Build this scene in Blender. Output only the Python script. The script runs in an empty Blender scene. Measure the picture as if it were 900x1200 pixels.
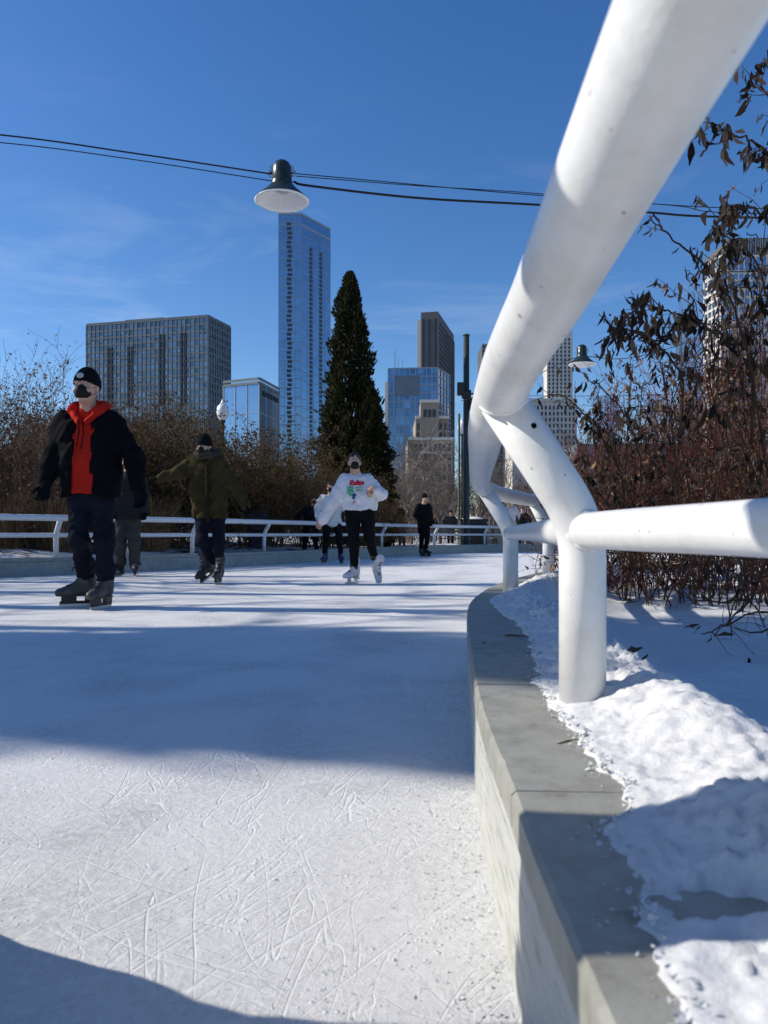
import bpy, math, random
import numpy as np
from mathutils import Vector, Matrix, noise as mnoise
R = math.radians
random.seed(7); rng = np.random.default_rng(7)
scene = bpy.context.scene
COL = scene.collection
CAMZ, HOR, FPX = 0.6, 626.0, 900.0          # eye height, horizon row and focal length of the 900 x 1200 photograph

def at(px, py, d):
    return Vector(((px-450)/FPX*d, d, CAMZ+(HOR-py)/FPX*d))

# ---------------------------------------------------------------- objects
def tag(o, label=None, cat=None, group=None, kind=None):
    if label: o['label'] = label
    if cat: o['category'] = cat
    if group: o['group'] = group
    if kind: o['kind'] = kind
    return o
def empty(name, loc=(0,0,0), rz=0):
    o = bpy.data.objects.new(name, None); COL.objects.link(o)
    o.location = loc; o.rotation_euler = (0,0,rz); o.empty_display_size = .2
    return o
def link(name, me, parent=None):
    o = bpy.data.objects.new(name, me); COL.objects.link(o)
    if parent: o.parent = parent
    return o
def copy_tree(o, parent=None):
    c = o.copy(); COL.objects.link(c)
    if parent is not None: c.parent = parent
    for ch in list(o.children): copy_tree(ch, c)
    return c

class MB:
    def __init__(s): s.v=[]; s.f=[]
    def add(s, vs, fs):
        n=len(s.v); s.v.extend([tuple(v) for v in vs]); s.f.extend([tuple(i+n for i in f) for f in fs])
    def box(s, c, d, rz=0, M=None):
        hx,hy,hz = d[0]/2,d[1]/2,d[2]/2; cr,sr=math.cos(rz),math.sin(rz)
        vs=[]
        for z in (-hz,hz):
            for x,y in ((-hx,-hy),(hx,-hy),(hx,hy),(-hx,hy)):
                p=Vector((x*cr-y*sr, x*sr+y*cr, z))
                if M: p = M @ Vector((x,y,z))
                vs.append((c[0]+p[0],c[1]+p[1],c[2]+p[2]))
        s.add(vs,[(3,2,1,0),(4,5,6,7),(0,1,5,4),(1,2,6,5),(2,3,7,6),(3,0,4,7)])
    def bar(s, a, b, w, t):                  # box along a-b: w wide, t thick
        a=Vector(a); b=Vector(b); d=(b-a); L=d.length
        q=d.to_track_quat('X','Z').to_matrix()
        s.box((a+b)/2,(L,w,t),M=q)
    def prism(s, pts, z0, z1):
        n=len(pts); ar=sum(pts[i][0]*pts[(i+1)%n][1]-pts[(i+1)%n][0]*pts[i][1] for i in range(n))
        if ar<0: pts=pts[::-1]
        s.add([(p[0],p[1],z0) for p in pts]+[(p[0],p[1],z1) for p in pts],
              [tuple(range(n))[::-1], tuple(range(n,2*n))]+[(i,(i+1)%n,n+(i+1)%n,n+i) for i in range(n)])
    def tube(s, path, rad, seg=8, cap=True):
        P=[Vector(p) for p in path]; n=len(P)
        if not hasattr(rad,'__len__'): rad=[rad]*n
        up=None; rings=[]
        for i in range(n):
            t=(P[min(i+1,n-1)]-P[max(i-1,0)])
            if t.length<1e-9: t=Vector((0,0,1))
            t.normalize()
            if up is None:
                up=Vector((0,0,1)) if abs(t.z)<.9 else Vector((1,0,0))
            u=up-t*up.dot(t)
            if u.length<1e-6: u=t.orthogonal()
            u.normalize(); w=t.cross(u); up=u
            rings.append([P[i]+(u*math.cos(2*math.pi*k/seg)+w*math.sin(2*math.pi*k/seg))*rad[i] for k in range(seg)])
        vs=[v for r in rings for v in r]; fs=[]
        for i in range(n-1):
            for k in range(seg):
                a=i*seg+k; b=i*seg+(k+1)%seg
                fs.append((a,b,b+seg,a+seg))
        if cap and seg>2:
            fs.append(tuple(range(seg))[::-1]); fs.append(tuple((n-1)*seg+k for k in range(seg)))
        s.add(vs,fs)
    def lathe(s, prof, c=(0,0,0), seg=28):
        vs=[];fs=[]; n=len(prof)
        for r,z in prof:
            for k in range(seg):
                a=2*math.pi*k/seg; vs.append((c[0]+r*math.cos(a),c[1]+r*math.sin(a),c[2]+z))
        for i in range(n-1):
            for k in range(seg):
                a=i*seg+k; b=i*seg+(k+1)%seg
                fs.append((a,b,b+seg,a+seg))
        s.add(vs,fs)
    def mesh(s, name, m, smooth=False):
        me=bpy.data.meshes.new(name); me.from_pydata(s.v,[],s.f); me.update()
        if m: me.materials.append(m)
        if smooth: me.shade_smooth()
        return me
    def build(s, name, m, parent=None, smooth=False):
        return link(name, s.mesh(name,m,smooth), parent)

def spline(pts, n=12):                      # Catmull-Rom through the points
    P=[np.array(p,float) for p in pts]; P=[2*P[0]-P[1]]+P+[2*P[-1]-P[-2]]; out=[]
    for i in range(1,len(P)-2):
        a,b,c,d=P[i-1:i+3]
        for k in range(n):
            t=k/n; out.append(.5*((2*b)+(c-a)*t+(2*a-5*b+4*c-d)*t*t+(3*b-a-3*c+d)*t**3))
    out.append(P[-2]); return np.array(out)

# ---------------------------------------------------------------- materials
def newmat(name):
    m=bpy.data.materials.new(name); m.use_nodes=True
    nt=m.node_tree; b=nt.nodes['Principled BSDF']; return m,nt,b
def N(nt,t,**k):
    n=nt.nodes.new(t)
    for a,v in k.items():
        if a in n.inputs: n.inputs[a].default_value=v
        else: setattr(n,a,v)
    return n
def ramp(nt, stops, interp='LINEAR'):
    r=nt.nodes.new('ShaderNodeValToRGB'); r.color_ramp.interpolation=interp
    e=r.color_ramp.elements
    while len(e)<len(stops): e.new(.5)
    for i,(p,c) in enumerate(stops):
        e[i].position=p; e[i].color=(*c,1) if len(c)==3 else c
    return r
def c3(*a): return tuple(a)
def mat(name, col, rough=.6, spec=.3, col2=None, scale=6, bump=0, bscale=40, metallic=0, island=False, coat=0, stretch=None, detail=4, sheen=0):
    m,nt,b=newmat(name); L=nt.links.new
    b.inputs['Roughness'].default_value=rough; b.inputs['Specular IOR Level'].default_value=spec
    b.inputs['Metallic'].default_value=metallic; b.inputs['Coat Weight'].default_value=coat
    b.inputs['Sheen Weight'].default_value=sheen
    b.inputs['Base Color'].default_value=(*col,1)
    tc=N(nt,'ShaderNodeTexCoord'); src=tc.outputs['Object']
    if stretch:
        mp=N(nt,'ShaderNodeMapping'); mp.inputs['Scale'].default_value=stretch; L(src,mp.inputs[0]); src=mp.outputs[0]
    if col2:
        r=ramp(nt,[(.3,col),(.7,col2)])
        if island:
            g=N(nt,'ShaderNodeNewGeometry'); r.color_ramp.elements[0].position=.05; r.color_ramp.elements[1].position=.95
            L(g.outputs['Random Per Island'],r.inputs[0])
        else:
            n=N(nt,'ShaderNodeTexNoise',Scale=scale,Detail=detail); L(src,n.inputs['Vector']); L(n.outputs[0],r.inputs[0])
        L(r.outputs[0],b.inputs['Base Color'])
    if bump:
        n2=N(nt,'ShaderNodeTexNoise',Scale=bscale,Detail=5); L(src,n2.inputs['Vector'])
        bp=N(nt,'ShaderNodeBump',Strength=bump,Distance=.02); L(n2.outputs[0],bp.inputs['Height']); L(bp.outputs[0],b.inputs['Normal'])
    return m
def leafmat(name, stops, rough=.7, trans=0.0):
    m,nt,b=newmat(name); L=nt.links.new
    g=N(nt,'ShaderNodeNewGeometry'); r=ramp(nt,stops); L(g.outputs['Random Per Island'],r.inputs[0]); L(r.outputs[0],b.inputs['Base Color'])
    b.inputs['Roughness'].default_value=rough; b.inputs['Specular IOR Level'].default_value=.06
    t=N(nt,'ShaderNodeBsdfTranslucent'); L(r.outputs[0],t.inputs[0]); ms=N(nt,'ShaderNodeMixShader'); ms.inputs[0].default_value=.3
    L(b.outputs[0],ms.inputs[1]); L(t.outputs[0],ms.inputs[2]); L(ms.outputs[0],nt.nodes['Material Output'].inputs[0])
    return m
M={}
M['paint']=None
def white_paint():
    m,nt,b=newmat('white_gloss_paint'); L=nt.links.new
    tc=N(nt,'ShaderNodeTexCoord')
    n=N(nt,'ShaderNodeTexNoise',Scale=9,Detail=6,Roughness=.65); L(tc.outputs['Object'],n.inputs['Vector'])
    r=ramp(nt,[(.0,(.56,.55,.50)),(.36,(.66,.655,.62)),(.55,(.74,.735,.72)),(1,(.77,.765,.75))]); L(n.outputs[0],r.inputs[0])
    n3=N(nt,'ShaderNodeTexNoise',Scale=70,Detail=2); L(tc.outputs['Object'],n3.inputs['Vector'])
    r3=ramp(nt,[(.735,(1,1,1)),(.76,(.30,.24,.20))]); L(n3.outputs[0],r3.inputs[0])
    mx=N(nt,'ShaderNodeMix',data_type='RGBA',blend_type='MULTIPLY'); mx.inputs[0].default_value=.8
    L(r.outputs[0],mx.inputs[6]); L(r3.outputs[0],mx.inputs[7]); L(mx.outputs[2],b.inputs['Base Color'])
    b.inputs['Roughness'].default_value=.36; b.inputs['Specular IOR Level'].default_value=.4
    n2=N(nt,'ShaderNodeTexNoise',Scale=160,Detail=3); L(tc.outputs['Object'],n2.inputs['Vector'])
    n4=N(nt,'ShaderNodeTexNoise',Scale=14,Detail=2); L(tc.outputs['Object'],n4.inputs['Vector'])
    ad=N(nt,'ShaderNodeMath',operation='MULTIPLY_ADD'); ad.inputs[1].default_value=4; L(n4.outputs[0],ad.inputs[0]); L(n2.outputs[0],ad.inputs[2])
    bp=N(nt,'ShaderNodeBump',Strength=.16,Distance=.003); L(ad.outputs[0],bp.inputs['Height']); L(bp.outputs[0],b.inputs['Normal'])
    return m
M['paint']=white_paint()
M['far_paint']=mat('grey_white_paint',(.62,.64,.66),.4,.4)

def ice_mat():
    m,nt,b=newmat('skated_ice'); L=nt.links.new
    tc=N(nt,'ShaderNodeTexCoord'); P=tc.outputs['Object']
    def layer(rot,sx,sy,scale,w,detail=1.5,dist=.6,off=0):
        mp=N(nt,'ShaderNodeMapping'); mp.inputs['Rotation'].default_value=(0,0,R(rot)); mp.inputs['Location'].default_value=(off,off*.7,off)
        L(P,mp.inputs[0])
        mp2=N(nt,'ShaderNodeMapping'); mp2.inputs['Scale'].default_value=(sx,sy,1); L(mp.outputs[0],mp2.inputs[0])
        n=N(nt,'ShaderNodeTexNoise',Scale=scale,Detail=detail,Distortion=dist); L(mp2.outputs[0],n.inputs['Vector'])
        s=N(nt,'ShaderNodeMath',operation='SUBTRACT'); s.inputs[1].default_value=.5; L(n.outputs[0],s.inputs[0])
        a=N(nt,'ShaderNodeMath',operation='ABSOLUTE'); L(s.outputs[0],a.inputs[0])
        mr=N(nt,'ShaderNodeMapRange'); mr.inputs[1].default_value=0; mr.inputs[2].default_value=w; mr.inputs[3].default_value=1; mr.inputs[4].default_value=0
        L(a.outputs[0],mr.inputs[0])
        # break the lines up
        n2=N(nt,'ShaderNodeTexNoise',Scale=2.2,Detail=2); L(mp.outputs[0],n2.inputs['Vector'])
        r=ramp(nt,[(.44,(0,0,0)),(.6,(1,1,1))]); L(n2.outputs[0],r.inputs[0])
        mu=N(nt,'ShaderNodeMath',operation='MULTIPLY'); L(mr.outputs[0],mu.inputs[0]); L(r.outputs[0],mu.inputs[1])
        return mu.outputs[0]
    ls=[layer(20,1,.10,9,.0075,off=0),layer(-14,1,.08,11,.006,off=3.3),layer(48,1,.12,8,.007,off=7.1),layer(-38,1,.12,10,.006,off=11.7),
        layer(75,1,.10,7,.0055,off=15.2),layer(5,1,.14,16,.012,off=19.9),layer(32,1,.07,15,.012,off=23.1),layer(-62,1,.1,12,.010,off=31.),layer(60,1,.05,22,.014,off=41.)]
    acc=ls[0]
    for o in ls[1:]:
        x=N(nt,'ShaderNodeMath',operation='MAXIMUM'); L(acc,x.inputs[0]); L(o,x.inputs[1]); acc=x.outputs[0]
    # shaved snow crumbs
    v=N(nt,'ShaderNodeTexNoise',Scale=48,Detail=9,Roughness=.78); L(P,v.inputs['Vector'])
    big=N(nt,'ShaderNodeTexNoise',Scale=1.3,Detail=7,Roughness=.62,Distortion=.6); L(P,big.inputs['Vector'])
    cr=ramp(nt,[(.46,(0,0,0)),(.62,(1,1,1))]); L(v.outputs[0],cr.inputs[0])
    vo=N(nt,'ShaderNodeTexVoronoi',Scale=60); L(P,vo.inputs['Vector'])
    ch=ramp(nt,[(.10,(1,1,1)),(.22,(0,0,0))]); L(vo.outputs['Distance'],ch.inputs[0])
    vm=N(nt,'ShaderNodeTexNoise',Scale=7,Detail=3); L(P,vm.inputs['Vector'])
    vmr=ramp(nt,[(.5,(0,0,0)),(.62,(1,1,1))]); L(vm.outputs[0],vmr.inputs[0])
    chm=N(nt,'ShaderNodeMath',operation='MULTIPLY'); L(ch.outputs[0],chm.inputs[0]); L(vmr.outputs[0],chm.inputs[1])
    # wear: clear greyer ice nearest the kerb, frostier further out
    wear=ramp(nt,[(.34,(.54,.54,.515)),(.45,(.72,.71,.68)),(.58,(.83,.82,.79))]); L(big.outputs[0],wear.inputs[0])
    mx=N(nt,'ShaderNodeMix',data_type='RGBA'); L(cr.outputs[0],mx.inputs[0]); L(wear.outputs[0],mx.inputs[6]); mx.inputs[7].default_value=(.88,.87,.845,1)
    sc=N(nt,'ShaderNodeMath',operation='MULTIPLY'); sc.inputs[1].default_value=.6; L(acc,sc.inputs[0])
    mx2=N(nt,'ShaderNodeMix',data_type='RGBA'); L(sc.outputs[0],mx2.inputs[0]); L(mx.outputs[2],mx2.inputs[6]); mx2.inputs[7].default_value=(.91,.905,.89,1)
    mx3=N(nt,'ShaderNodeMix',data_type='RGBA'); L(chm.outputs[0],mx3.inputs[0]); L(mx2.outputs[2],mx3.inputs[6]); mx3.inputs[7].default_value=(.93,.93,.93,1)
    L(mx3.outputs[2],b.inputs['Base Color'])
    rr=N(nt,'ShaderNodeMapRange'); rr.inputs[3].default_value=.30; rr.inputs[4].default_value=.70; L(v.outputs[0],rr.inputs[0]); L(rr.outputs[0],b.inputs['Roughness'])
    b.inputs['Specular IOR Level'].default_value=.35
    h1=N(nt,'ShaderNodeMath',operation='MULTIPLY_ADD'); h1.inputs[1].default_value=-.26; L(acc,h1.inputs[0]); L(v.outputs[0],h1.inputs[2])
    h2=N(nt,'ShaderNodeMath',operation='MULTIPLY_ADD'); h2.inputs[1].default_value=.6; L(chm.outputs[0],h2.inputs[0]); L(h1.outputs[0],h2.inputs[2])
    bp=N(nt,'ShaderNodeBump',Strength=.75,Distance=.014); L(h2.outputs[0],bp.inputs['Height']); L(bp.outputs[0],b.inputs['Normal'])
    return m
M['ice']=ice_mat()

def snow_mat(name='snow', dirt=.0, ground=False):
    m,nt,b=newmat(name); L=nt.links.new
    tc=N(nt,'ShaderNodeTexCoord'); P=tc.outputs['Object']
    n=N(nt,'ShaderNodeTexNoise',Scale=30,Detail=8,Roughness=.7); L(P,n.inputs['Vector'])
    r=ramp(nt,[(.2,(.55,.55,.545)),(.6,(.69,.69,.685))]); L(n.outputs[0],r.inputs[0]); out=r.outputs[0]
    if ground:
        d=N(nt,'ShaderNodeTexNoise',Scale=1.6,Detail=8,Roughness=.68); L(P,d.inputs['Vector'])
        g=N(nt,'ShaderNodeNewGeometry'); sx=N(nt,'ShaderNodeSeparateXYZ'); L(P,sx.inputs[0])
        # litter and bare soil show mostly beyond the far kerb
        mr=N(nt,'ShaderNodeMapRange'); mr.inputs[1].default_value=7; mr.inputs[2].default_value=14; mr.inputs[3].default_value=-.14; mr.inputs[4].default_value=.05; L(sx.outputs[1],mr.inputs[0])
        ad=N(nt,'ShaderNodeMath',operation='ADD'); L(d.outputs[0],ad.inputs[0]); L(mr.outputs[0],ad.inputs[1])
        rd=ramp(nt,[(.53,(0,0,0)),(.59,(1,1,1))]); L(ad.outputs[0],rd.inputs[0])
        mx=N(nt,'ShaderNodeMix',data_type='RGBA'); L(rd.outputs[0],mx.inputs[0]); L(out,mx.inputs[6]); mx.inputs[7].default_value=(.075,.055,.04,1); out=mx.outputs[2]
    L(out,b.inputs['Base Color'])
    b.inputs['Roughness'].default_value=.7; b.inputs['Specular IOR Level'].default_value=.2
    n2=N(nt,'ShaderNodeTexNoise',Scale=85,Detail=8,Roughness=.7); L(P,n2.inputs['Vector'])
    bp=N(nt,'ShaderNodeBump',Strength=.6,Distance=.008); L(n2.outputs[0],bp.inputs['Height']); L(bp.outputs[0],b.inputs['Normal'])
    return m
M['snow']=snow_mat(); M['ground']=snow_mat('snowy_ground',ground=True)
def kerb_mat(name, base, streak):
    m,nt,b=newmat(name); L=nt.links.new
    tc=N(nt,'ShaderNodeTexCoord'); P=tc.outputs['Object']
    n=N(nt,'ShaderNodeTexNoise',Scale=5,Detail=7,Roughness=.65); L(P,n.inputs['Vector'])
    r=ramp(nt,[(.3,tuple(c*.82 for c in base)),(.65,base)]); L(n.outputs[0],r.inputs[0])
    mp=N(nt,'ShaderNodeMapping'); mp.inputs['Scale'].default_value=(1,.55,5) if streak else (1,1,1); L(P,mp.inputs[0])
    n2=N(nt,'ShaderNodeTexNoise',Scale=16,Detail=6,Roughness=.7); L(mp.outputs[0],n2.inputs['Vector'])
    r2=ramp(nt,[(.50,(1,1,1)),(.62,(.62,.62,.58)),(.72,(.36,.35,.33))] if streak else [(.42,(1,1,1)),(.60,(.80,.79,.76)),(.72,(.50,.48,.44))]); L(n2.outputs[0],r2.inputs[0])
    mx=N(nt,'ShaderNodeMix',data_type='RGBA',blend_type='MULTIPLY'); mx.inputs[0].default_value=.9; L(r.outputs[0],mx.inputs[6]); L(r2.outputs[0],mx.inputs[7]); L(mx.outputs[2],b.inputs['Base Color'])
    b.inputs['Roughness'].default_value=.55; b.inputs['Specular IOR Level'].default_value=.35
    n3=N(nt,'ShaderNodeTexNoise',Scale=140,Detail=4); L(P,n3.inputs['Vector'])
    bp=N(nt,'ShaderNodeBump',Strength=.25,Distance=.003); L(n3.outputs[0],bp.inputs['Height']); L(bp.outputs[0],b.inputs['Normal'])
    return m
M['kerb_face']=kerb_mat('painted_kerb_face',(.50,.505,.46),True)
M['kerb_top']=kerb_mat('painted_kerb_top',(.335,.33,.285),False)
M['far_kerb']=kerb_mat('grey_green_kerb',(.30,.33,.325),False)
# ---------------------------------------------------------------- the rink's two kerb lines
INNER=spline([(2.2,-12),(1.0,-7),(.5,-4),(.27,-2),(.18,-.5),(.16,.3),(.16,.66),(.172,1.01),(.212,1.77),(.385,3.5),(.575,4.5),(.86,5.5),(1.17,6.3),(1.62,7.3),(2.3,8.4),(3.4,9.6),(5.5,11),(9,12.3),(16,13.2),(26,13)],14)
OUTER=spline([(-12,-14),(-12,-5),(-11.6,0),(-10.7,3.5),(-9.1,6.3),(-7,8.8),(-5.3,10.6),(-3.75,12.5),(-1.95,15.6),(-.35,19),(1.1,22.1),(2.4,24),(3.9,25.6),(7,27.6),(12,28.8),(26,29)],14)
def offset(path, o):                        # + = to the right of the direction of travel
    p=np.asarray(path); t=np.gradient(p,axis=0); t/=np.linalg.norm(t,axis=1)[:,None]
    return p+o*np.stack([t[:,1],-t[:,0]],1)
def nearest(path, q):
    """signed distance (+ right) and arclength-ish index of points q (n,2) to the polyline"""
    A=path[:-1]; D=path[1:]-A; L2=(D**2).sum(1)
    best=np.full(len(q),1e9); sg=np.zeros(len(q))
    for a,d,l in zip(A,D,L2):
        w=q-a; t=np.clip((w@d)/l,0,1); c=w-t[:,None]*d; dd=(c**2).sum(1)
        m=dd<best; best[m]=dd[m]; sg[m]=(w[m,0]*d[1]-w[m,1]*d[0])
    return np.sqrt(best)*np.where(sg>=0,1,-1)
def y_at(path,y):                           # x of the polyline where it first passes depth y
    i=np.argmax(path[:,1]>=y); a,b=path[i-1],path[i]; t=(y-a[1])/(b[1]-a[1]); return a+(b-a)*t
def resample(path, step):
    seg=np.linalg.norm(np.diff(path,axis=0),axis=1); s=np.concatenate([[0],np.cumsum(seg)])
    n=max(2,int(s[-1]/step)); q=np.linspace(0,s[-1],n)
    return np.stack([np.interp(q,s,path[:,0]),np.interp(q,s,path[:,1])],1), q

# ice
mb=MB(); poly=[(float(a),float(b),0) for a,b in offset(INNER,.06)]+[(float(a),float(b),0) for a,b in offset(OUTER,-.06)[::-1]]
mb.add(poly,[tuple(range(len(poly)))])
ice=mb.build('ice',M['ice']); tag(ice,kind='structure')

# ground: one sheet out to the horizon, sunk below the ice inside the rink
def steps(*spec):
    out=[spec[0]]
    for to,st in spec[1:]:
        n=max(1,round((to-out[-1])/st)); a=out[-1]; out+= [a+(to-a)*i/n for i in range(1,n+1)]
    return np.array(out)
xs=steps(-4000,(-600,1700),(-60,180),(-14,2),(-7,.5),(.2,.22),(2.6,.03),(5,.15),(12,.6),(60,6),(600,180),(4000,1700))
ys=steps(-4000,(-600,1700),(-30,190),(-3,3),(.2,.2),(2.8,.03),(6.5,.06),(10,.2),(30,.3),(60,3),(600,180),(4000,1700))
GX,GY=np.meshgrid(xs,ys,indexing='ij'); Q=np.stack([GX.ravel(),GY.ravel()],1)
near=(abs(Q[:,0])<61)&(abs(Q[:,1])<61)
Z=np.full(len(Q),-.05); si=np.full(len(Q),99.); so=np.full(len(Q),-99.)
si[near]=nearest(INNER,Q[near]); so[near]=nearest(OUTER,Q[near])
def nz(x,y,s,o=0): return mnoise.noise(Vector((x*s+o,y*s-o,o*.37)))
for i in np.where(near)[0]:
    x,y=Q[i]; a=si[i]; b=-so[i]
    if a>0.0 and not(b>0):      # planting bed on the right
        t=min(1,max(0,(a-.30)/.5)); t=t*t*(3-2*t)
        z=.215*(1-t)+.115*t + (.022*nz(x,y,1.7,3)+.016*nz(x,y,5,8)+.006*nz(x,y,17,2))*min(1,a/.5)
        t2=max(0,min(1,(a-6)/14)); z-= .10*t2
        Z[i]=z
    elif b>0:     # bed beyond the far kerb
        rise=min(1,max(0,(b-.3)/3.2)); far=max(0,min(1,(y-19)/6))
        Z[i]=.20+.24*rise*(1-far)*(max(0,1-b/30)) + .05*nz(x,y,.8,1)*min(1,b)+.02*nz(x,y,3,5)*min(1,b) - .25*max(0,min(1,(b-10)/20))
    else: Z[i]=-.12
inside=near&~((si>0.15)|(so<-.15)); Z[inside]=-.12
nx,ny=len(xs),len(ys)
idx=np.arange(nx*ny).reshape(nx,ny)
F=np.stack([idx[:-1,:-1],idx[1:,:-1],idx[1:,1:],idx[:-1,1:]],-1).reshape(-1,4)
me=bpy.data.meshes.new('ground'); me.from_pydata(np.column_stack([Q,Z]).tolist(),[],F.tolist()); me.materials.append(M['ground']); me.shade_smooth()
tag(link('ground',me),kind='structure')
def gz(x,y):
    q=np.array([[x,y]]); a=nearest(INNER,q)[0]; b=-nearest(OUTER,q)[0]
    if a>0 and not b>0: 
        t=min(1,max(0,(a-.30)/.5)); t=t*t*(3-2*t); return .215*(1-t)+.115*t-.1*max(0,min(1,(a-6)/14))
    rise=min(1,max(0,(b-.3)/3.2)); far=max(0,min(1,(y-19)/6))
    return .20+.24*rise*(1-far)*max(0,1-b/30)-.25*max(0,min(1,(b-10)/20))

# kerbs
def sweep(path, prof, sgn=1):
    """prof: list of (offset, z); swept along path, returns an MB (closed profile)"""
    b=MB(); t=np.gradient(path,axis=0); t/=np.linalg.norm(t,axis=1)[:,None]; nrm=np.stack([t[:,1],-t[:,0]],1)*sgn
    n=len(prof); vs=[]; fs=[]
    for p,q in zip(path,nrm):
        for o,z in prof: vs.append((p[0]+q[0]*o,p[1]+q[1]*o,z))
    for i in range(len(path)-1):
        for k in range(n):
            a=i*n+k; c=i*n+(k+1)%n
            fs.append((a,c,c+n,a+n) if sgn<0 else (a,a+n,c+n,c))
    fs.append(tuple(range(n)) if sgn>0 else tuple(range(n))[::-1]); m=(len(path)-1)*n
    fs.append(tuple(m+k for k in range(n))[::-1] if sgn>0 else tuple(m+k for k in range(n)))
    b.add(vs,fs); return b
KW=.38; KH=.262
def kerb(path, sgn, label, mface, mtop, seglen, phase):
    root=empty('kerb_wall',(0,0,0)); tag(root,label,'kerb wall')
    dense,_=resample(path,.06)
    sweep(dense,[(0,-.15),(0,KH-.060),(.014,KH-.058),(.014,KH-.049),(KW-.004,KH-.049),(KW-.004,-.15)],sgn).build('wall_face',mface,root)
    cop=MB(); dd,q=resample(path,.03); L=q[-1]; s=-phase
    while s<L:
        a,b=max(0,s+.0025),min(L,s+seglen-.0025); s+=seglen
        if b-a<.1: continue
        k=(q>=a)&(q<=b); pts=dd[k]
        if len(pts)<3: continue
        i=np.where(k)[0]; pts=np.array([[np.interp(v,q,dd[:,0]),np.interp(v,q,dd[:,1])] for v in np.linspace(a,b,max(3,int((b-a)/.02)))])
        if sgn>0:
            for q_ in range(len(pts)): w_=mnoise.noise(Vector((pts[q_][0]*60,pts[q_][1]*60,4)))+.6*mnoise.noise(Vector((pts[q_][0]*160,pts[q_][1]*160,2))); pts[q_]=pts[q_]+np.array([.0035*max(0,w_-.25),0])
        jt=random.uniform(-.0008,.0008)
        sb=sweep(pts,[(-.004,KH-.0505),(-.004,KH-.006),(0.002,KH+jt),(KW-.006,KH+jt),(KW,KH-.006),(KW,KH-.0505)],sgn)
        cop.add(sb.v,sb.f)
    cop.build('coping',mtop,root)
    return root
_ic=resample(INNER,.01); JPH=.72-(float(np.interp(1.012,_ic[0][:,1][:int(16/.01)],_ic[1][:int(16/.01)]))%.72)
kerb(INNER,1,'low painted kerb wall with a flat coping beside the nearest white rail, curving away along the ice',M['kerb_face'],M['kerb_top'],.72,JPH)
kerb(OUTER,-1,'grey green kerb wall along the far side of the ice, under the distant railing',M['far_kerb'],M['far_kerb'],2.0,.4)

# snow ridge lying along the near kerb and round the foot of the posts
EDGE=[]
def berm():
    u=np.concatenate([np.arange(-1.2,.5,.02),np.arange(.5,2.6,.006),np.arange(2.6,3.2,.012),np.arange(3.2,8.2,.03)])
    P=np.array([y_at(INNER,max(-6,y)) for y in u]); t=np.gradient(P,axis=0); t/=np.linalg.norm(t,axis=1)[:,None]; nn=np.stack([t[:,1],-t[:,0]],1)
    V=np.linspace(0,1,84)**1.15; vs=[]; fs=[]
    for i,y in enumerate(u):
        s=y
        inner=.135+.03*nz(s,0,2.1,4)+.022*nz(s,1,9,7)+.014*nz(s,2,30,1)+.006*nz(s,6,75,2)
        inner-= .055*math.exp(-((s-.86)/.07)**2) + .06*math.exp(-((s-.56)/.10)**2) + .055*math.exp(-((s-.71)/.09)**2)
        inner+= .07*math.exp(-((s-2.6)/.5)**2)-.05*math.exp(-((s-4.0)/.35)**2)
        outer=.62+.08*nz(s,3,1.3,2)
        for v in V:
            o=inner+(outer-inner)*v
            edge=min(1,v/.30); edge=.35*math.sqrt(min(1,v/.05))+.65*edge*edge*(3-2*edge)
            h=.014+.026*math.exp(-((v-.42)/.22)**2)*(1+.6*nz(s,5,1.9,9)) 
            h*=1+.35*math.exp(-((s-1.1)/.5)**2)+.9*math.exp(-((s-4.6)/.6)**2)*math.exp(-((v-.25)/.25)**2)
            X=P[i,0]+nn[i,0]*o; Y=P[i,1]+nn[i,1]*o
            vo=mnoise.voronoi(Vector((X*38+2*nz(X,Y,20,5),Y*38,.3)))[0]; lump=max(0,.62-vo[0])*.026
            vo2=mnoise.voronoi(Vector((X*95,Y*95+2*nz(X,Y,40,6),1.3)))[0]; lump+=max(0,.55-vo2[0])*.014
            sm=.35+.65*max(0,min(1,.5+1.6*nz(X,Y,2.3,12)))
            h+=lump*sm*1.1+.010*nz(X,Y,14,3)+.014*nz(X,Y,5,6)+.006*nz(X,Y,33,3)+.003*nz(X,Y,80,3)
            drop=.0 if o<KW-.03 else min(1,(o-KW+.03)/.24)
            drop=drop*drop*(3-2*drop)
            bare=math.exp(-((s-.695)/.03)**2-((o-.155)/.05)**2)*(.9+1.2*nz(X,Y,30,4))
            crust=.006*nz(X,Y,42,8)+.009*nz(X,Y,19,5)
            h+=.022*math.exp(-((X-.385)**2+(Y-1.49)**2)/.0064)+.02*math.exp(-((X-.745)**2+(Y-4.52)**2)/.008)
            z=KH+.001+max(h+crust,.006)*edge*(1-.0*drop)-.165*drop-(bare*.06 if o<.25 else 0)
            if v==0: z=KH-.004; EDGE.append((X,Y,-nn[i,0],-nn[i,1]))
            vs.append((X,Y,z))
    n=len(V)
    for i in range(len(u)-1):
        for k in range(n-1):
            a=i*n+k; fs.append((a,a+n,a+n+1,a+1))
    b=MB(); b.add(vs,fs); return b
bm=berm().build('snow_ridge',M['snow'],None,True)
tag(bm,'lumpy ridge of old snow along the near kerb, heaped round the white posts','snow',kind='stuff')

def rvec0(a): return Vector((random.gauss(0,a),random.gauss(0,a),random.gauss(0,a)))
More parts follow.
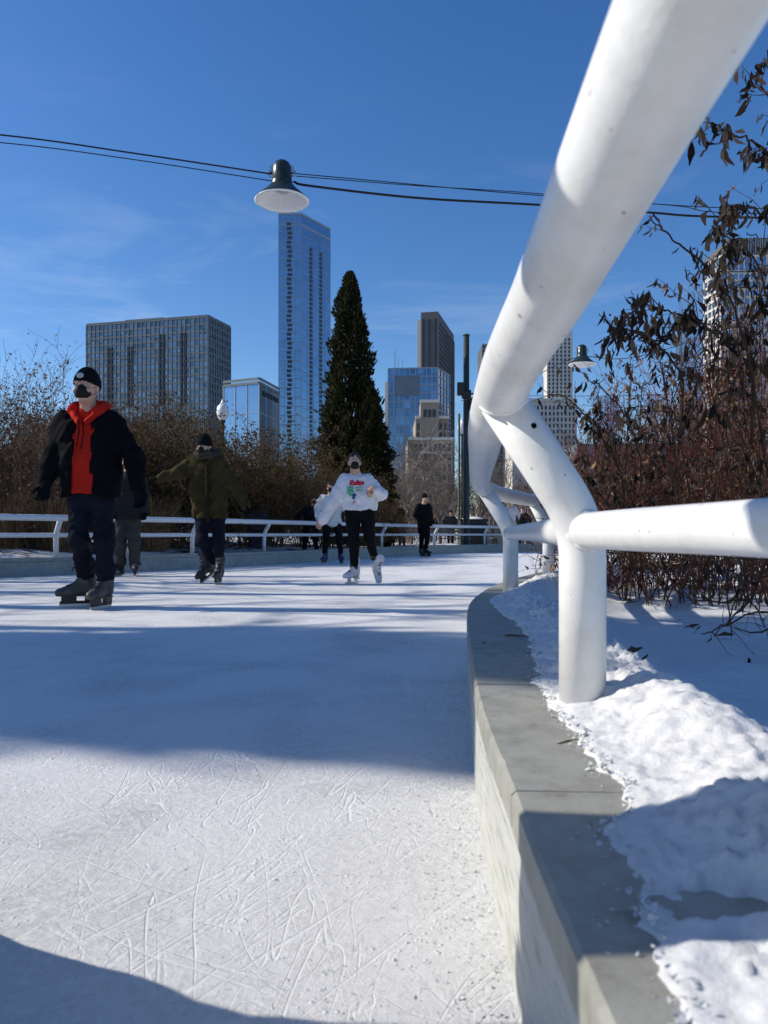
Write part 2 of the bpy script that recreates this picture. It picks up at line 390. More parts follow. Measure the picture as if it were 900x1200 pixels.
# ---------------------------------------------------------------- railings
def perp(path,y):
    a=y_at(path,y-.05); b=y_at(path,y+.05); t=(b-a)/np.linalg.norm(b-a); return np.array([t[1],-t[0]])
def rail_mesh(path,r,seg=40): 
    b=MB(); b.tube(path,r,seg); return b
near_rail=empty('railing',tuple(y_at(INNER,1.5))+(KH,))
tag(near_rail,'thick white tubular railing close overhead on the near kerb, its posts bent inwards','railing')
o0=Vector(near_rail.location)
def sub(p): return [Vector(v)-o0 for v in p]
TOPZ=.872; LOWZ=.607; RT=.0495; RL=.0335; RP=.0448
posts_near=[(-1.6,),(1.49,),(4.52,),(6.25,),(8.0,),(9.6,)]
top_xy=spline([(.62,-5),(.32,-2.5),(.215,-.8),(.20,.0),(.204,.5),(.214,.95),(.225,1.49),(.325,2.5),(.59,4.5),(1.0,5.72),(1.50,6.75),(2.2,7.95),(3.3,9.3),(5.5,10.8),(9,12.1),(16,13)],20)
def tz(y): return TOPZ+(.087*max(0,1.45-max(y,-.3)))
rail_mesh(sub([(x,y,tz(y)) for x,y in top_xy]),RT).build('top_rail',M['paint'],near_rail,True)
low_xy=spline([(.9,-5),(.60,-2.5),(.48,-1),(.445,0),(.432,.6),(.425,.9),(.385,1.49),(.50,2.5),(.745,4.52),(1.32,6.2),(2.45,8.0),(3.55,9.25),(5.7,10.7),(9.2,11.9),(16,12.8)],20)
rail_mesh(sub([(x,y,LOWZ) for x,y in low_xy]),RL,32).build('lower_rail',M['paint'],near_rail,True)
def post(base, elbow, top, r, seg=36, zb=KH-.01):
    b=MB(); bx,by=base; ex,ey=elbow; tx,ty=top
    kn=Vector((ex,ey,LOWZ+.015)); tp=Vector((tx,ty,TOPZ-.01)); bs=Vector((bx,by,zb))
    pts=[bs,Vector((ex,ey,LOWZ-.07))]
    a=Vector((ex,ey,LOWZ-.055)); dirn=(tp-kn).normalized(); c=kn+dirn*.075
    for i in range(9):
        t=i/8; pts.append(a*(1-t)**2+kn*2*t*(1-t)+c*t*t)
    pts.append(tp); b.tube(sub(pts),r,seg); return b
for y,(bx,by),(tx,ty) in [(-1.6,(.525,-1.6),(.25,-1.6)),(1.49,(.385,1.49),(.222,1.47)),(4.52,(.745,4.52),(.59,4.5)),(6.24,(1.33,6.22),(1.20,6.16)),(8,(2.45,8.0),(2.30,8.1)),(9.4,(3.68,9.36),(3.55,9.5))]:
    pm=post((bx,by),(bx,by),(tx,ty),RP).build('post',M['paint'],near_rail,True)
    if y>0:                                  # weld beads where the lower rail meets the post
        pc=Vector((bx,by,0)); lp=[Vector((q[0],q[1],LOWZ)) for q in low_xy]; jm=min(range(len(lp)),key=lambda i_:(lp[i_].xy-pc.xy).length)
        for dr in (1,-1):
            j2=jm
            while 0<j2<len(lp)-1 and (lp[j2].xy-pc.xy).length<.13: j2+=dr
            st_=lp[j2]; tdv=(Vector((bx,by,LOWZ))-st_).normalized(); ru=Vector((0,0,1)); rv=tdv.cross(ru); loop=[]
            for a in range(29):
                off=(ru*math.cos(a/14*math.pi)+rv*math.sin(a/14*math.pi))*(RL+.001)
                for k_ in range(150):
                    pt=st_+tdv*(.0015*k_)+off
                    if (pt.xy-pc.xy).length<RP+.0015: loop.append(pt-o0+rvec0(.0007)); break
            if len(loop)>8: wb=MB(); wb.tube(loop,[.0055+.0015*math.sin(i_*1.7) for i_ in range(len(loop))],6,False); wb.build('weld_bead',M['paint'],pm,True)
    if y>0:
        tp=Vector((tx,ty,TOPZ-.01)); kn=Vector((bx,by,LOWZ+.015)); dv=(tp-kn).normalized(); ru=dv.orthogonal().normalized(); rv=dv.cross(ru)
        R3=[Vector((q[0],q[1],tz(q[1]))) for q in spline([tuple(q) for q in top_xy],3) if abs(q[1]-ty)<.5]; loop=[]
        for a in range(33):
            off=(ru*math.cos(a/16*math.pi)+rv*math.sin(a/16*math.pi))*(RP+.0005); hit=None
            for st in range(140):
                pt=kn+dv*(.05+st*.002)+off
                dm=1e9
                for i_ in range(len(R3)-1):
                    e_=R3[i_+1]-R3[i_]; t_=max(0,min(1,(pt-R3[i_]).dot(e_)/max(1e-9,e_.length_squared))); dm=min(dm,(pt-R3[i_]-e_*t_).length)
                if dm<RT+.0005: hit=pt; break
            if hit is not None: loop.append(hit-o0+rvec0(.0006))
        if len(loop)>8:
            wb2=MB(); wb2.tube(loop,[.0042+.0012*math.sin(i_*2.1) for i_ in range(len(loop))],6,False); wb2.build('weld_bead',M['paint'],pm,True)
    if abs(y-1.49)<.01:                      # drain hole in the near post
        hb=MB(); e=Vector((bx,by,LOWZ)); tp=Vector((tx,ty,TOPZ)); d=(tp-e).normalized(); c=e+d*(.225)
        nrm=Vector((.35,-1,.0)); nrm=(nrm-d*nrm.dot(d)).normalized()
        hb.tube([c+nrm*(RP-.006)-o0,c+nrm*(RP+.0008)-o0],.0055,16)
        hb.build('drain_hole',mat('black_hole',(.004,.004,.004),.9,.0),pm)

far_rail=empty('railing',(-3.75,12.5,KH)); o0=Vector(far_rail.location)
tag(far_rail,'long thin grey white railing on the far kerb behind the skaters','railing')
OD,_=resample(OUTER,.2)
tb=offset(OD,-.05); lb=offset(OD,-.19)
rail_mesh(sub([(x,y,.838) for x,y in tb]),.046,14).build('top_rail',M['far_paint'],far_rail,True)
rail_mesh(sub([(x,y,.585) for x,y in lb]),.034,12).build('lower_rail',M['far_paint'],far_rail,True)
def at_px(path,px):
    v=(path[:,0]/np.maximum(path[:,1],.1)*900+450); i=np.argmax((v>px)&(path[:,1]>5)); return i
plist=[at_px(OD,p) for p in (70,152,232,317,386,452,514,572,618,660,700,760)]
i0=plist[0]
for k in range(1,6): plist.append(max(3,i0-11*k))
TZ,LZ=TOPZ,LOWZ
for i in plist:
    TOPZ,LOWZ=.838,.585
    b=tuple(lb[i]); t=tuple(tb[i]); post(b,b,t,.038,14).build('post',M['far_paint'],far_rail,True)
TOPZ,LOWZ=TZ,LZ

# ice shavings and crumbs kicked up by the blades, thickest along the foot of the near kerb
cr_=MB(); random.seed(15)
for i in range(5200):
    if i<2600:
        y=random.uniform(.75,3.4); e=y_at(INNER,y)[0]; x=e-.004-abs(random.expovariate(1/.09)); sz=random.uniform(.0012,.004)
    else:
        y=.7+3.2*random.random()**1.5; x=random.uniform(-y*.55,y_at(INNER,y)[0]-.01); sz=random.uniform(.0008,.003)
        if nz(x,y,1.6,3)+.5*nz(x,y,5,7)<.0: continue
    p=[Vector((random.gauss(0,1),random.gauss(0,1),random.gauss(0,.45))).normalized()*sz*random.uniform(.5,1.4) for _ in range(4)]
    z=sz*.25; cr_.add([(x+q.x,y+q.y,max(-.001,z+q.z)) for q in p],[(0,1,2),(0,3,1),(1,3,2),(2,3,0)])
tag(cr_.build('ice_shavings',M['snow']),'loose white ice shavings scattered over the near ice and along the kerb','ice shavings',kind='stuff')

cr_=MB(); random.seed(16)
for i in range(1300):
    X,Y,ax_,ay_=random.choice(EDGE)
    if Y<.3 or Y>4 or random.random()<(Y-.8)/4: continue
    o=random.expovariate(1/.011)-.012; sz=random.uniform(.0010,.0045)*(1.2 if o<.012 else .7)
    p=[Vector((random.gauss(0,1),random.gauss(0,1),random.gauss(0,.6))).normalized()*sz*random.uniform(.6,1.3) for _ in range(5)]
    x=X+ax_*o+random.gauss(0,.006); y=Y+ay_*o+random.gauss(0,.006); z=KH+sz*.4+(0.008 if o<0 else 0)
    cr_.add([(x+q.x,y+q.y,max(KH+.0005,z+q.z)) for q in p],[(0,1,2),(0,3,1),(1,3,2),(2,3,0),(1,2,4),(2,3,4)])
tag(cr_.build('snow_crumbs',M['snow']),'crumbs of snow strewn along the ragged edge of the snow ridge on the coping','snow crumbs',kind='stuff')
# ---------------------------------------------------------------- the skyline
def glass(name, tint, cell=(3.0,3.0,3.5), var=.35, rough=.12, metal=.8):
    m,nt,b=newmat(name); L=nt.links.new
    tc=N(nt,'ShaderNodeTexCoord'); sn=N(nt,'ShaderNodeVectorMath',operation='SNAP'); sn.inputs[1].default_value=cell; L(tc.outputs['Object'],sn.inputs[0])
    wn=N(nt,'ShaderNodeTexWhiteNoise',noise_dimensions='3D'); L(sn.outputs[0],wn.inputs['Vector'])
    bn=N(nt,'ShaderNodeTexNoise',Scale=.02,Detail=3); L(tc.outputs['Object'],bn.inputs['Vector'])
    ad=N(nt,'ShaderNodeMath',operation='MULTIPLY_ADD'); ad.inputs[1].default_value=.5; L(wn.outputs[0],ad.inputs[0])
    s=N(nt,'ShaderNodeMath',operation='MULTIPLY'); s.inputs[1].default_value=.5; L(bn.outputs[0],s.inputs[0]); L(s.outputs[0],ad.inputs[2])
    r=ramp(nt,[(.1,tuple(c*(1-var) for c in tint)),(.9,tuple(min(1,c*(1+var)) for c in tint))]); L(ad.outputs[0],r.inputs[0]); L(r.outputs[0],b.inputs['Base Color'])
    b.inputs['Metallic'].default_value=metal; b.inputs['Roughness'].default_value=rough
    return m
def ccw(pts):
    n=len(pts); ar=sum(pts[i][0]*pts[(i+1)%n][1]-pts[(i+1)%n][0]*pts[i][1] for i in range(n))
    return pts if ar>0 else pts[::-1]
def face_bars(mb, p, q, z0, z1, ncol, nrow, wv, wh, d, edge=True):
    """vertical bars (wv wide) and horizontal bands (wh tall) standing d proud of the wall p-q"""
    p=Vector((*p,0)); q=Vector((*q,0)); u=q-p; Lg=u.length; u.normalize(); n=Vector((u.y,-u.x,0)); rz=math.atan2(u.y,u.x)
    if ncol:
        for i in range(ncol+1):
            if not edge and i in (0,ncol): continue
            c=p+u*(Lg*i/ncol); mb.box((c.x+n.x*d/2,c.y+n.y*d/2,(z0+z1)/2),(wv,d,z1-z0),rz)
    if nrow:
        for j in range(nrow+1):
            c=(p+q)/2; dd=d*.8; mb.box((c.x+n.x*dd/2,c.y+n.y*dd/2,z0+(z1-z0)*j/nrow),(Lg,dd,wh),rz)
def patch(mb, p, q, a, b, z0, z1, d):
    """a thin raised slab on wall p-q between fractions a..b"""
    p=Vector((*p,0)); q=Vector((*q,0)); u=q-p; n=Vector((u.y,-u.x,0)).normalized(); rz=math.atan2(u.y,u.x)
    c=p+u*((a+b)/2); mb.box((c.x+n.x*d/2,c.y+n.y*d/2,(z0+z1)/2),(u.length*(b-a),d,z1-z0),rz)
def zt(py,d): return CAMZ+(HOR-py)/FPX*d
def P2(px,d): return ((px-450)/FPX*d, d)
def building(label, loc, group='city towers on the skyline'):
    r=empty('building',(loc[0],loc[1],0)); return tag(r,label,'building',group)
def put(mb,name,m,root,par=None):
    o=root.location if par is None else root.location
    b=MB(); b.v=[(v[0]-o.x,v[1]-o.y,v[2]-o.z) for v in mb.v]; b.f=mb.f
    return b.build(name,m,par or root)
def windows(root, m, lst, frame=None, limit=96):
    """lst of (p,q,a,b,z0,z1); each is its own window; beyond the limit one mesh of stuff"""
    for e in lst[:limit]:
        b=MB(); patch(b,e[0],e[1],e[2],e[3],e[4],e[5],.12); put(b,'window',m,root)
    if len(lst)>limit:
        b=MB()
        for e in lst[limit:]: patch(b,e[0],e[1],e[2],e[3],e[4],e[5],.12)
        tag(put(b,'window',m,root),kind='stuff')

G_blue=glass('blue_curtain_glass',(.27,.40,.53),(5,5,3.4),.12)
G_shade=glass('shaded_blue_glass',(.20,.30,.42),(5,5,3.4),.12)  # darker copy of the curtain glass, shade of the tower's side put into its colour
G_grey=glass('grey_office_glass',(.20,.24,.28),(3,3,3.4),.6,.18)
G_low=glass('pale_blue_glass',(.24,.38,.53),(6,6,8),.2)
G_mid=glass('steel_blue_glass',(.15,.25,.38),(3.2,3.2,4),.45)
S_grey=mat('grey_stone',(.115,.145,.16),.6,.25,(.14,.17,.185),.05)
S_dark=mat('dark_granite',(.085,.085,.09),.7,.3,(.11,.11,.115),.05)
S_tan=mat('weathered_brown_stone',(.23,.19,.15),.85,.2,(.32,.27,.22),.12)
S_white=mat('cream_terracotta',(.50,.475,.43),.8,.2,(.58,.56,.52),.08)
S_frame=mat('grey_metal_frame',(.26,.28,.30),.5,.4)
S_blueframe=mat('blue_grey_metal_frame',(.22,.29,.37),.45,.4)
D_win=mat('dark_window_glass',(.022,.027,.034),.15,.5)
D_log=mat('grey_loggia',(.05,.065,.08),.5,.3)
D_slot=mat('dark_recess',(.018,.024,.034),.6,.2)

# broad grey office slab on the left
a,c,b_=P2(101.5,501),P2(243.6,480),P2(269.7,506.5); H=zt(371,480); back=(a[0]+b_[0]-c[0],a[1]+b_[1]-c[1])
root=building('broad grey office block of gridded windows at the left, fins over its lower half',c)
pts=ccw([a,c,b_,back]); core=MB(); core.prism(pts,0,H); put(core,'glass_wall',G_grey,root)
zm=zt(489,480); g=MB()
face_bars(g,a,c,zm,H,28,14,.55,1.3,.6); face_bars(g,c,b_,zm,H,9,14,.55,1.3,.6); put(g,'window_grid',S_grey,root)
g=MB(); face_bars(g,a,c,5,zm-.6,68,0,.62,.6,.9); face_bars(g,c,b_,5,zm-.6,22,0,.62,.6,.9); put(g,'facade_fins',S_grey,root)
g=MB(); patch(g,a,c,0,1,5,zm-.6,.15); patch(g,c,b_,0,1,5,zm-.6,.15); put(g,'lower_glass',D_log,root)
for f in (.185,.355,.615,.79):
    for df in (0,.03):
        g=MB(); patch(g,a,c,f+df-.006,f+df+.009,zt(472,480),zt(400,480) if f<.5 else zt(388,480),.75); put(g,'dark_slot',D_slot,root)
g=MB(); u0=.27; g.prism([(a[0]+(c[0]-a[0])*.30,a[1]+(c[1]-a[1])*.30+6),(a[0]+(c[0]-a[0])*.62,a[1]+(c[1]-a[1])*.62+6),(a[0]+(c[0]-a[0])*.62+2,a[1]+20),(a[0]+(c[0]-a[0])*.30+2,a[1]+22)],H,H+3.6); put(g,'roof_plant',S_grey,root)
g=MB(); face_bars(g,a,c,H-.2,H+.9,0,1,0,.5,.7); face_bars(g,c,b_,H-.2,H+.9,0,1,0,.5,.7); put(g,'parapet',S_grey,root)

# low pale blue glass block beside it
a,c,b_=P2(262,330),P2(303.5,322),P2(327,346); H=zt(447,322); back=(a[0]+b_[0]-c[0],a[1]+b_[1]-c[1])
root=building('low pale blue glass block squeezed between the broad grey slab and the tall glass tower',c)
core=MB(); core.prism(ccw([a,c,b_,back]),0,H); put(core,'glass_wall',G_low,root)
g=MB(); face_bars(g,a,c,0,H,3,5,.5,.35,.25); face_bars(g,c,b_,0,H,3,5,.5,.35,.25); put(g,'facade_grid',S_blueframe,root)
g=MB(); face_bars(g,a,c,H-.5,H+1.2,0,1,0,1.1,.6); face_bars(g,c,b_,H-.5,H+1.2,0,1,0,1.1,.6); put(g,'parapet',S_grey,root)
for k in range(6):
    g=MB(); patch(g,c,b_,.18+.13*k,.28+.13*k,H-5.2,H-3.2,.4); put(g,'roof_louvre',D_slot,root)

# the tall glass tower
a,c,b_=P2(326.5,560),P2(352.9,560),P2(387,589); H=zt(250.3,560); H2=H
root=building('tallest building, a slender blue glass tower rising directly beneath the near lamp',c)
back=(b_[0]-14,b_[1]+3); core=MB(); core.prism(ccw([a,c,b_,back]),0,H); put(core,'glass_wall',G_blue,root)
g=MB(); face_bars(g,a,c,0,H,4,35,.22,.5,.22); put(g,'floor_bands',S_blueframe,root)
g=MB(); face_bars(g,c,b_,0,H-9,5,34,.25,.5,.22); put(g,'side_floor_bands',S_blueframe,root)
g=MB(); patch(g,c,b_,0.0,1,0,H-.2,.10); put(g,'side_glass',G_shade,root)  # sheet over the same glass, painted darker where the side is less lit
bal=MB()
for j in range(66):
    z=8+j*3.35; patch(bal,a,c,.36+.035*((j//2)%2),.56+.035*((j//2)%2),z,z+2.1,.36)
put(bal,'balcony_stack',D_log,root)
for f in (.28,.62):
    s=MB()
    for j in range(62): patch(s,c,b_,f,f+.085,6+j*3.35,6+j*3.35+2.4,.40)
    put(s,'balcony_stack',D_log,root)
g=MB(); patch(g,c,b_,0,1,H-9,H-7.6,.5); patch(g,a,c,0,1,H-9,H-8.2,.3); patch(g,a,c,0,1,H-1,H+.6,.5); patch(g,c,b_,0,1,H-1,H+.6,.5); put(g,'crown_band',S_blueframe,root)

# dark granite tower in the middle
d0=450; a,c,b_=P2(493.3,452),P2(513.2,450),P2(531.8,503); H=zt(365,450); back=(a[0]+b_[0]-c[0],a[1]+b_[1]-c[1])
root=building('dark stone tower with vertical stripes standing tall behind the steel blue glass block',c)
core=MB(); core.prism(ccw([a,c,b_,back]),0,H); put(core,'stone_wall',S_dark,root)
g=MB(); l0=P2(489.2,456); g.prism(ccw([l0,a,(a[0]+2,a[1]+25),(l0[0]+2,l0[1]+25)]),0,zt(375.8,455)); put(g,'side_wing',S_dark,root)
ws=[]
for f0,f1 in ((.10,.19),(.44,.53),(.80,.88)):
    g=MB(); patch(g,a,c,f0,f1,0,H-4,.2); put(g,'window_strip',D_win,root)
g=MB(); face_bars(g,c,b_,0,H-5,14,44,.9,1.5,.5); put(g,'window_grid',S_dark,root)
g=MB(); patch(g,c,b_,.0,1,0,H-5,.1); put(g,'side_glass',D_win,root)

# steel-blue glass block
d0=360; a,c,b_=P2(455,362),P2(512.7,360),P2(527,378); H=zt(431.5,361); back=(a[0]+b_[0]-c[0],a[1]+b_[1]-c[1])
root=building('steel blue glass block with thin roof masts, in front of the dark striped tower',c)
core=MB(); core.prism(ccw([a,c,b_,back]),0,H); put(core,'glass_wall',G_mid,root)
g=MB(); face_bars(g,a,c,0,H,9,20,.5,.55,.35); face_bars(g,c,b_,0,H,4,20,.4,.55,.35); put(g,'facade_grid',S_blueframe,root)
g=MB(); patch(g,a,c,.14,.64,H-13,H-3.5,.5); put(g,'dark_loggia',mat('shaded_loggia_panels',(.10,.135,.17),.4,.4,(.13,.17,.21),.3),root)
g=MB(); g.prism(ccw([P2(451.2,366),(a[0],a[1]+1),(a[0],a[1]+14),(P2(451.2,366)[0],a[1]+14)]),0,zt(446,362)); put(g,'stair_wing',S_dark,root)
for f,h in ((.13,9),(.16,11),(.21,7),(.30,6)):
    g=MB(); x=a[0]+(c[0]-a[0])*f; g.box((x,a[1]+6,H+h/2),(.18,.18,h)); put(g,'roof_mast',S_frame,root)

# old brown stone building with a stepped crown
d=240
root=building('old brown stone building with a stepped crown, half hidden by bare trees',P2(505,d))
def blk(px0,px1,py,d0,dep,mb):
    mb.prism([P2(px0,d0),P2(px1,d0),(P2(px1,d0)[0],d0+dep),(P2(px0,d0)[0],d0+dep)],0,zt(py,d0))
g=MB(); blk(478,531,515,d,30,g); put(g,'lower_storeys',S_tan,root)
g=MB(); blk(487,526,490,d+3,24,g); put(g,'setback',S_tan,root)
g=MB(); blk(493,514,471,d+1.5,10,g); put(g,'crown',S_tan,root)
g=MB()
for p0,p1,py,dd in ((477.4,531.6,515,d),(486.4,526.6,490,d+3),(492.3,514.7,471,d+1.5)):
    q0,q1=P2(p0,dd),P2(p1,dd); g.box(((q0[0]+q1[0])/2,dd-.25,zt(py,dd)+.2),(q1[0]-q0[0],.9,.9))
put(g,'cornice',S_white,root)
ws=[]
for k in range(3):
    ws.append((P2(493,d+1.5),P2(514,d+1.5),.16+.25*k,.34+.25*k,zt(488,d),zt(479,d)))
p,q=P2(478,d),P2(531,d)
for r in range(6):
    for k in range(9):
        ws.append((p,q,.04+k*.106,.10+k*.106,zt(528+r*12,d),zt(520.5+r*12,d)))
p,q=P2(487,d+3),P2(526,d+3)
for r in range(2):
    for k in range(7): ws.append((p,q,.05+k*.135,.12+k*.135,zt(502+r*11,d),zt(494.5+r*11,d)))
windows(root,D_win,ws)

# slim cream tower on its broad base, right of the near post
d=430
root=building('slim cream stone tower with small windows, between the rail and the leafy shrub',P2(656,d))
def blk2(px0,px1,py,d0,dep,mb,side=0):
    p0,p1=P2(px0,d0),P2(px1,d0); mb.prism([p0,p1,(p1[0]+side,d0+dep),(p0[0]+side,d0+dep)],0,zt(py,d0))
g=MB(); blk2(641,671,388,d,16,g,1); put(g,'shaft',S_white,root)
g=MB(); blk2(647,667.5,375,d+2,12,g,1); put(g,'crown',S_white,root)
g=MB(); blk2(652,663,369.5,d+4,7,g,1); put(g,'crown_cap',S_white,root)
g=MB(); blk2(600,676,468,d-8,30,g); put(g,'base_wing',S_white,root)
ws=[]; p,q=P2(641,d),P2(671,d)
for r in range(19):
    for k in range(6): ws.append((p,q,.055+k*.155,.125+k*.155,zt(399.5+r*4.7,d),zt(396.4+r*4.7,d)))
p,q=P2(600,d-8),P2(676,d-8)
ws2=[]
for r in range(9):
    for k in range(16): ws2.append((p,q,.02+k*.061,.048+k*.061,zt(480+r*7,d-8),zt(475.5+r*7,d-8)))
windows(root,D_win,ws[:60]+ws2[:36]+ws[60:]+ws2[36:])
g=MB()
for k in range(8):
    patch(g,p,q,.005+k*.123,.013+k*.123,0,zt(466,d-8),.6)
patch(g,p,q,0,1,zt(470,d-8),zt(467,d-8),1.0); put(g,'pilasters',S_white,root)

# dark tower mostly hidden by the near rail
root=building('dark slate tower almost wholly hidden behind the bend of the near rail',P2(590,520),)
g=MB(); p0,p1=P2(565,520),P2(614,520); g.prism([p0,p1,(p1[0],545),(p0[0],545)],0,zt(404,520)); put(g,'stone_wall',S_dark,root)
g=MB(); face_bars(g,p0,p1,0,zt(404,520),12,45,.6,1.2,.4); put(g,'window_grid',S_frame,root)

# faceted tower at the right edge
d=300
root=building('pale gridded tower with a louvred top box, rising behind the shrub at the right edge',P2(860,d))
a,c,b_,e=P2(826,312),P2(845,300),P2(905,300),P2(925,312); H=zt(300,300)
core=MB(); core.prism(ccw([a,c,b_,e,(e[0],340),(a[0],340)]),0,H); put(core,'glass_wall',G_low,root)
g=MB()
for p,q,nc in ((a,c,4),(c,b_,9),(b_,e,4)): face_bars(g,p,q,zt(318.5,300),H,nc,1,.45,.7,.45); face_bars(g,p,q,0,zt(319.5,300),nc*1,32,.55,.9,.45)
put(g,'window_grid',S_white,root)
lb=MB(); p0,p1=P2(855,306),P2(915,306); lb.prism([p0,p1,(p1[0],330),(p0[0],330)],H-1,zt(279,306)); pl=put(lb,'louvre_box',S_dark,root)
g=MB(); face_bars(g,p0,p1,H,zt(279,306),22,0,.35,.5,.4); put(g,'louvre_fins',S_frame,root)

# small blue glass building low on the right
root=building('small blue glass building glimpsed low between the slim cream tower and the shrub',P2(704,500),)
g=MB(); p0,p1,p2=P2(695,500),P2(709,495),P2(722,515); g.prism(ccw([p0,p1,p2,(p0[0]+8,530)]),0,zt(466,500)); put(g,'glass_wall',G_blue,root)
g=MB(); face_bars(g,p0,p1,0,zt(466,500),3,26,.3,.6,.3); face_bars(g,p1,p2,0,zt(466,500),4,26,.3,.6,.3); put(g,'facade_grid',S_blueframe,root)
# long stone terrace closing the view low on the right and in the middle
root=building('long low grey stone terrace far behind the bare trees, right of the near post',P2(740,330))
g=MB(); g.prism([P2(676,330),P2(1100,330),(P2(1100,330)[0],360),(P2(676,330)[0],360)],0,zt(520,330)); put(g,'stone_wall',S_grey,root)
p,q=P2(676,330),P2(1100,330); ws=[]
for r in range(4):
    for k in range(24): ws.append((p,q,.012+k*.041,.03+k*.041,zt(536+r*14,330),zt(527+r*14,330)))
windows(root,D_win,ws)
# ---------------------------------------------------------------- vegetation
W_bark=mat('grey_brown_bark',(.10,.08,.065),.85,.15,(.17,.14,.115),9)
W_twig=mat('brown_twigs',(.075,.05,.034),.8,.1,(.14,.095,.065),3)
W_dark=mat('dark_bark',(.06,.032,.021),.8,.05,(.115,.066,.043),6)
W_red=mat('red_osier_twigs',(.20,.040,.030),.6,.15,(.15,.06,.04),4)
W_tan=mat('dry_grass_stems',(.34,.20,.09),.8,.2,(.22,.12,.06),4)
L_dead=leafmat('withered_leaves',[(0,(.022,.016,.013)),(.35,(.06,.038,.026)),(.6,(.14,.085,.05)),(.85,(.27,.165,.095)),(1,(.36,.25,.16))],.65)
L_olive=leafmat('winter_shrub_leaves',[(0,(.04,.032,.013)),(.4,(.075,.056,.022)),(.7,(.12,.08,.034)),(.9,(.17,.09,.045)),(1,(.20,.12,.07))])
L_bud=leafmat('dried_seed_heads',[(0,(.12,.06,.04)),(.6,(.20,.11,.075)),(1,(.27,.17,.12))])
L_cone=leafmat('arborvitae_sprays',[(0,(.010,.012,.006)),(.5,(.020,.024,.010)),(.8,(.040,.042,.017)),(1,(.075,.065,.026))])

def rnd(a,b): return random.uniform(a,b)
def rvec(s=1): return Vector((random.gauss(0,s),random.gauss(0,s),random.gauss(0,s)))
def branch(mb, p, d, L, r, depth, tips, seg=4, up=.15, wob=.25, kids=(2,4), shrink=.62, spread=.75, minr=.003, seglen=None):
    n=max(2,min(6,int(L/(seglen or L/4)))); pts=[Vector(p)]; rad=[r]; d=Vector(d).normalized()
    dirs=[d.copy()]
    for i in range(n):
        d=(d+rvec(wob/ n**.5)+Vector((0,0,up/n))).normalized(); pts.append(pts[-1]+d*(L/n)); rad.append(max(minr*.6,r*(1-.62*(i+1)/n))); dirs.append(d.copy())
    mb.tube(pts,rad,seg if r>.012 else 3,False)
    tips.append((pts[-1],dirs[-1],depth))
    if depth<=0: 
        for i in range(1,len(pts)): tips.append((pts[i],dirs[i],-1))
        return
    for k in range(random.randint(*kids)):
        i=random.randint(max(1,n//3),n); dd=(dirs[i]+rvec(spread*.6)).normalized()
        branch(mb,pts[i],dd,L*shrink*rnd(.75,1.2),max(minr,rad[i]*.72),depth-1,tips,seg,up,wob,kids,shrink,spread,minr,seglen)
def leaf_quad(mb,p,d,L,w):
    d=Vector(d).normalized(); u=d.cross(rvec()); 
    if u.length<1e-5: u=d.orthogonal()
    u.normalize(); n=d.cross(u); m=p+d*L*.5+n*L*.12
    mb.add([p,m+u*w,p+d*L,m-u*w],[(0,1,2,3)])

def shrub_mesh(h, w, nst, nleaf, leaf=.07, twig=None, depth=3, lm=None, wm=None, fill=1.0):
    st=MB(); tips=[]
    for i in range(nst):
        a=rnd(0,6.28); r0=rnd(0,.22)*w; p=Vector((math.cos(a)*r0,math.sin(a)*r0,-.1)); lean=rnd(.05,.55)
        branch(st,p,(math.cos(a)*lean,math.sin(a)*lean,1),h*rnd(.42,.62),rnd(.014,.03),depth,tips,4,.12,.35,(3,5),.58,.8,.0045)
    lf=MB()
    for i in range(nleaf):
        p,d,_=random.choice(tips); q=p+rvec(.10*fill)
        if q.z<.1: continue
        dr=(d*.4+rvec(.7)+Vector((0,0,-.5))); leaf_quad(lf,q,dr,leaf*rnd(.6,1.5),leaf*rnd(.22,.4))
    return st.mesh('shrub_stems',wm or W_twig), lf.mesh('shrub_leaves',lm or L_olive)
SHR=[shrub_mesh(4.2,1.6,22,8500,.085,lm=L_olive) for _ in range(3)]
SHR_B=[shrub_mesh(4.6,1.3,24,2400,.07,lm=L_bud,wm=W_twig) for _ in range(2)]
def shrub(px,d,ptop,ms,label,group,wd=1.0,href=4.3,cat='shrub',parts=('stems','leaves'),name='shrub'):
    x,y=P2(px,d); z0=gz(x,y); s=(zt(ptop,d)-z0)/href
    r=empty(name,(x,y,z0-.03),rnd(0,6.28)); r.scale=(s*wd,s*wd,s); tag(r,label,cat,group)
    for n,m in zip(parts,ms): link(n,m,r)
    return r
gl='leafy winter shrubs beyond the far railing'
lab_s=['brown leaved shrub just right of the red hooded skater, under the broad grey slab',
 'tall shrub with rusty leaf tips behind the shoulder of the red hooded skater',
 'olive brown shrub directly behind the outstretched arm of the skater in the parka',
 'dense olive shrub right behind the dark hat of the skater in the parka',
 'brown shrub below the low pale blue glass block',
 'dark olive shrub below the left edge of the tall glass tower',
 'brown shrub at the foot of the tall dark evergreen, on its left',
 'lowest brown shrub beside the dark skater at the far railing']
spec=[(122,15.5,470),(172,16.5,458),(208,15.5,466),(250,16.5,474),(288,17,488),(322,18,505),(352,19.5,520),(388,21,548)]
for i,(px,d,pt) in enumerate(spec): shrub(px,d,pt,SHR[i%3],lab_s[i],gl,rnd(.85,1.1))
for i,(px,d,pt,lb_) in enumerate([(372,20,535,'brown shrub hiding the left foot of the tall evergreen'),(405,21,552,'low brown shrub at the foot of the tall evergreen, behind the printed sweatshirt'),(438,22.5,560,'low brown shrub hiding the right foot of the evergreen')]): shrub(px,d,pt,SHR[i%3],lb_,gl,1.1)
lab_t=['dense shrub in the second row, behind the gap between red hooded skater and parka','dense shrub in the second row, above the head of the parka skater','dense shrub in the second row, below the low blue block','dense shrub in the second row behind the red hooded skater']
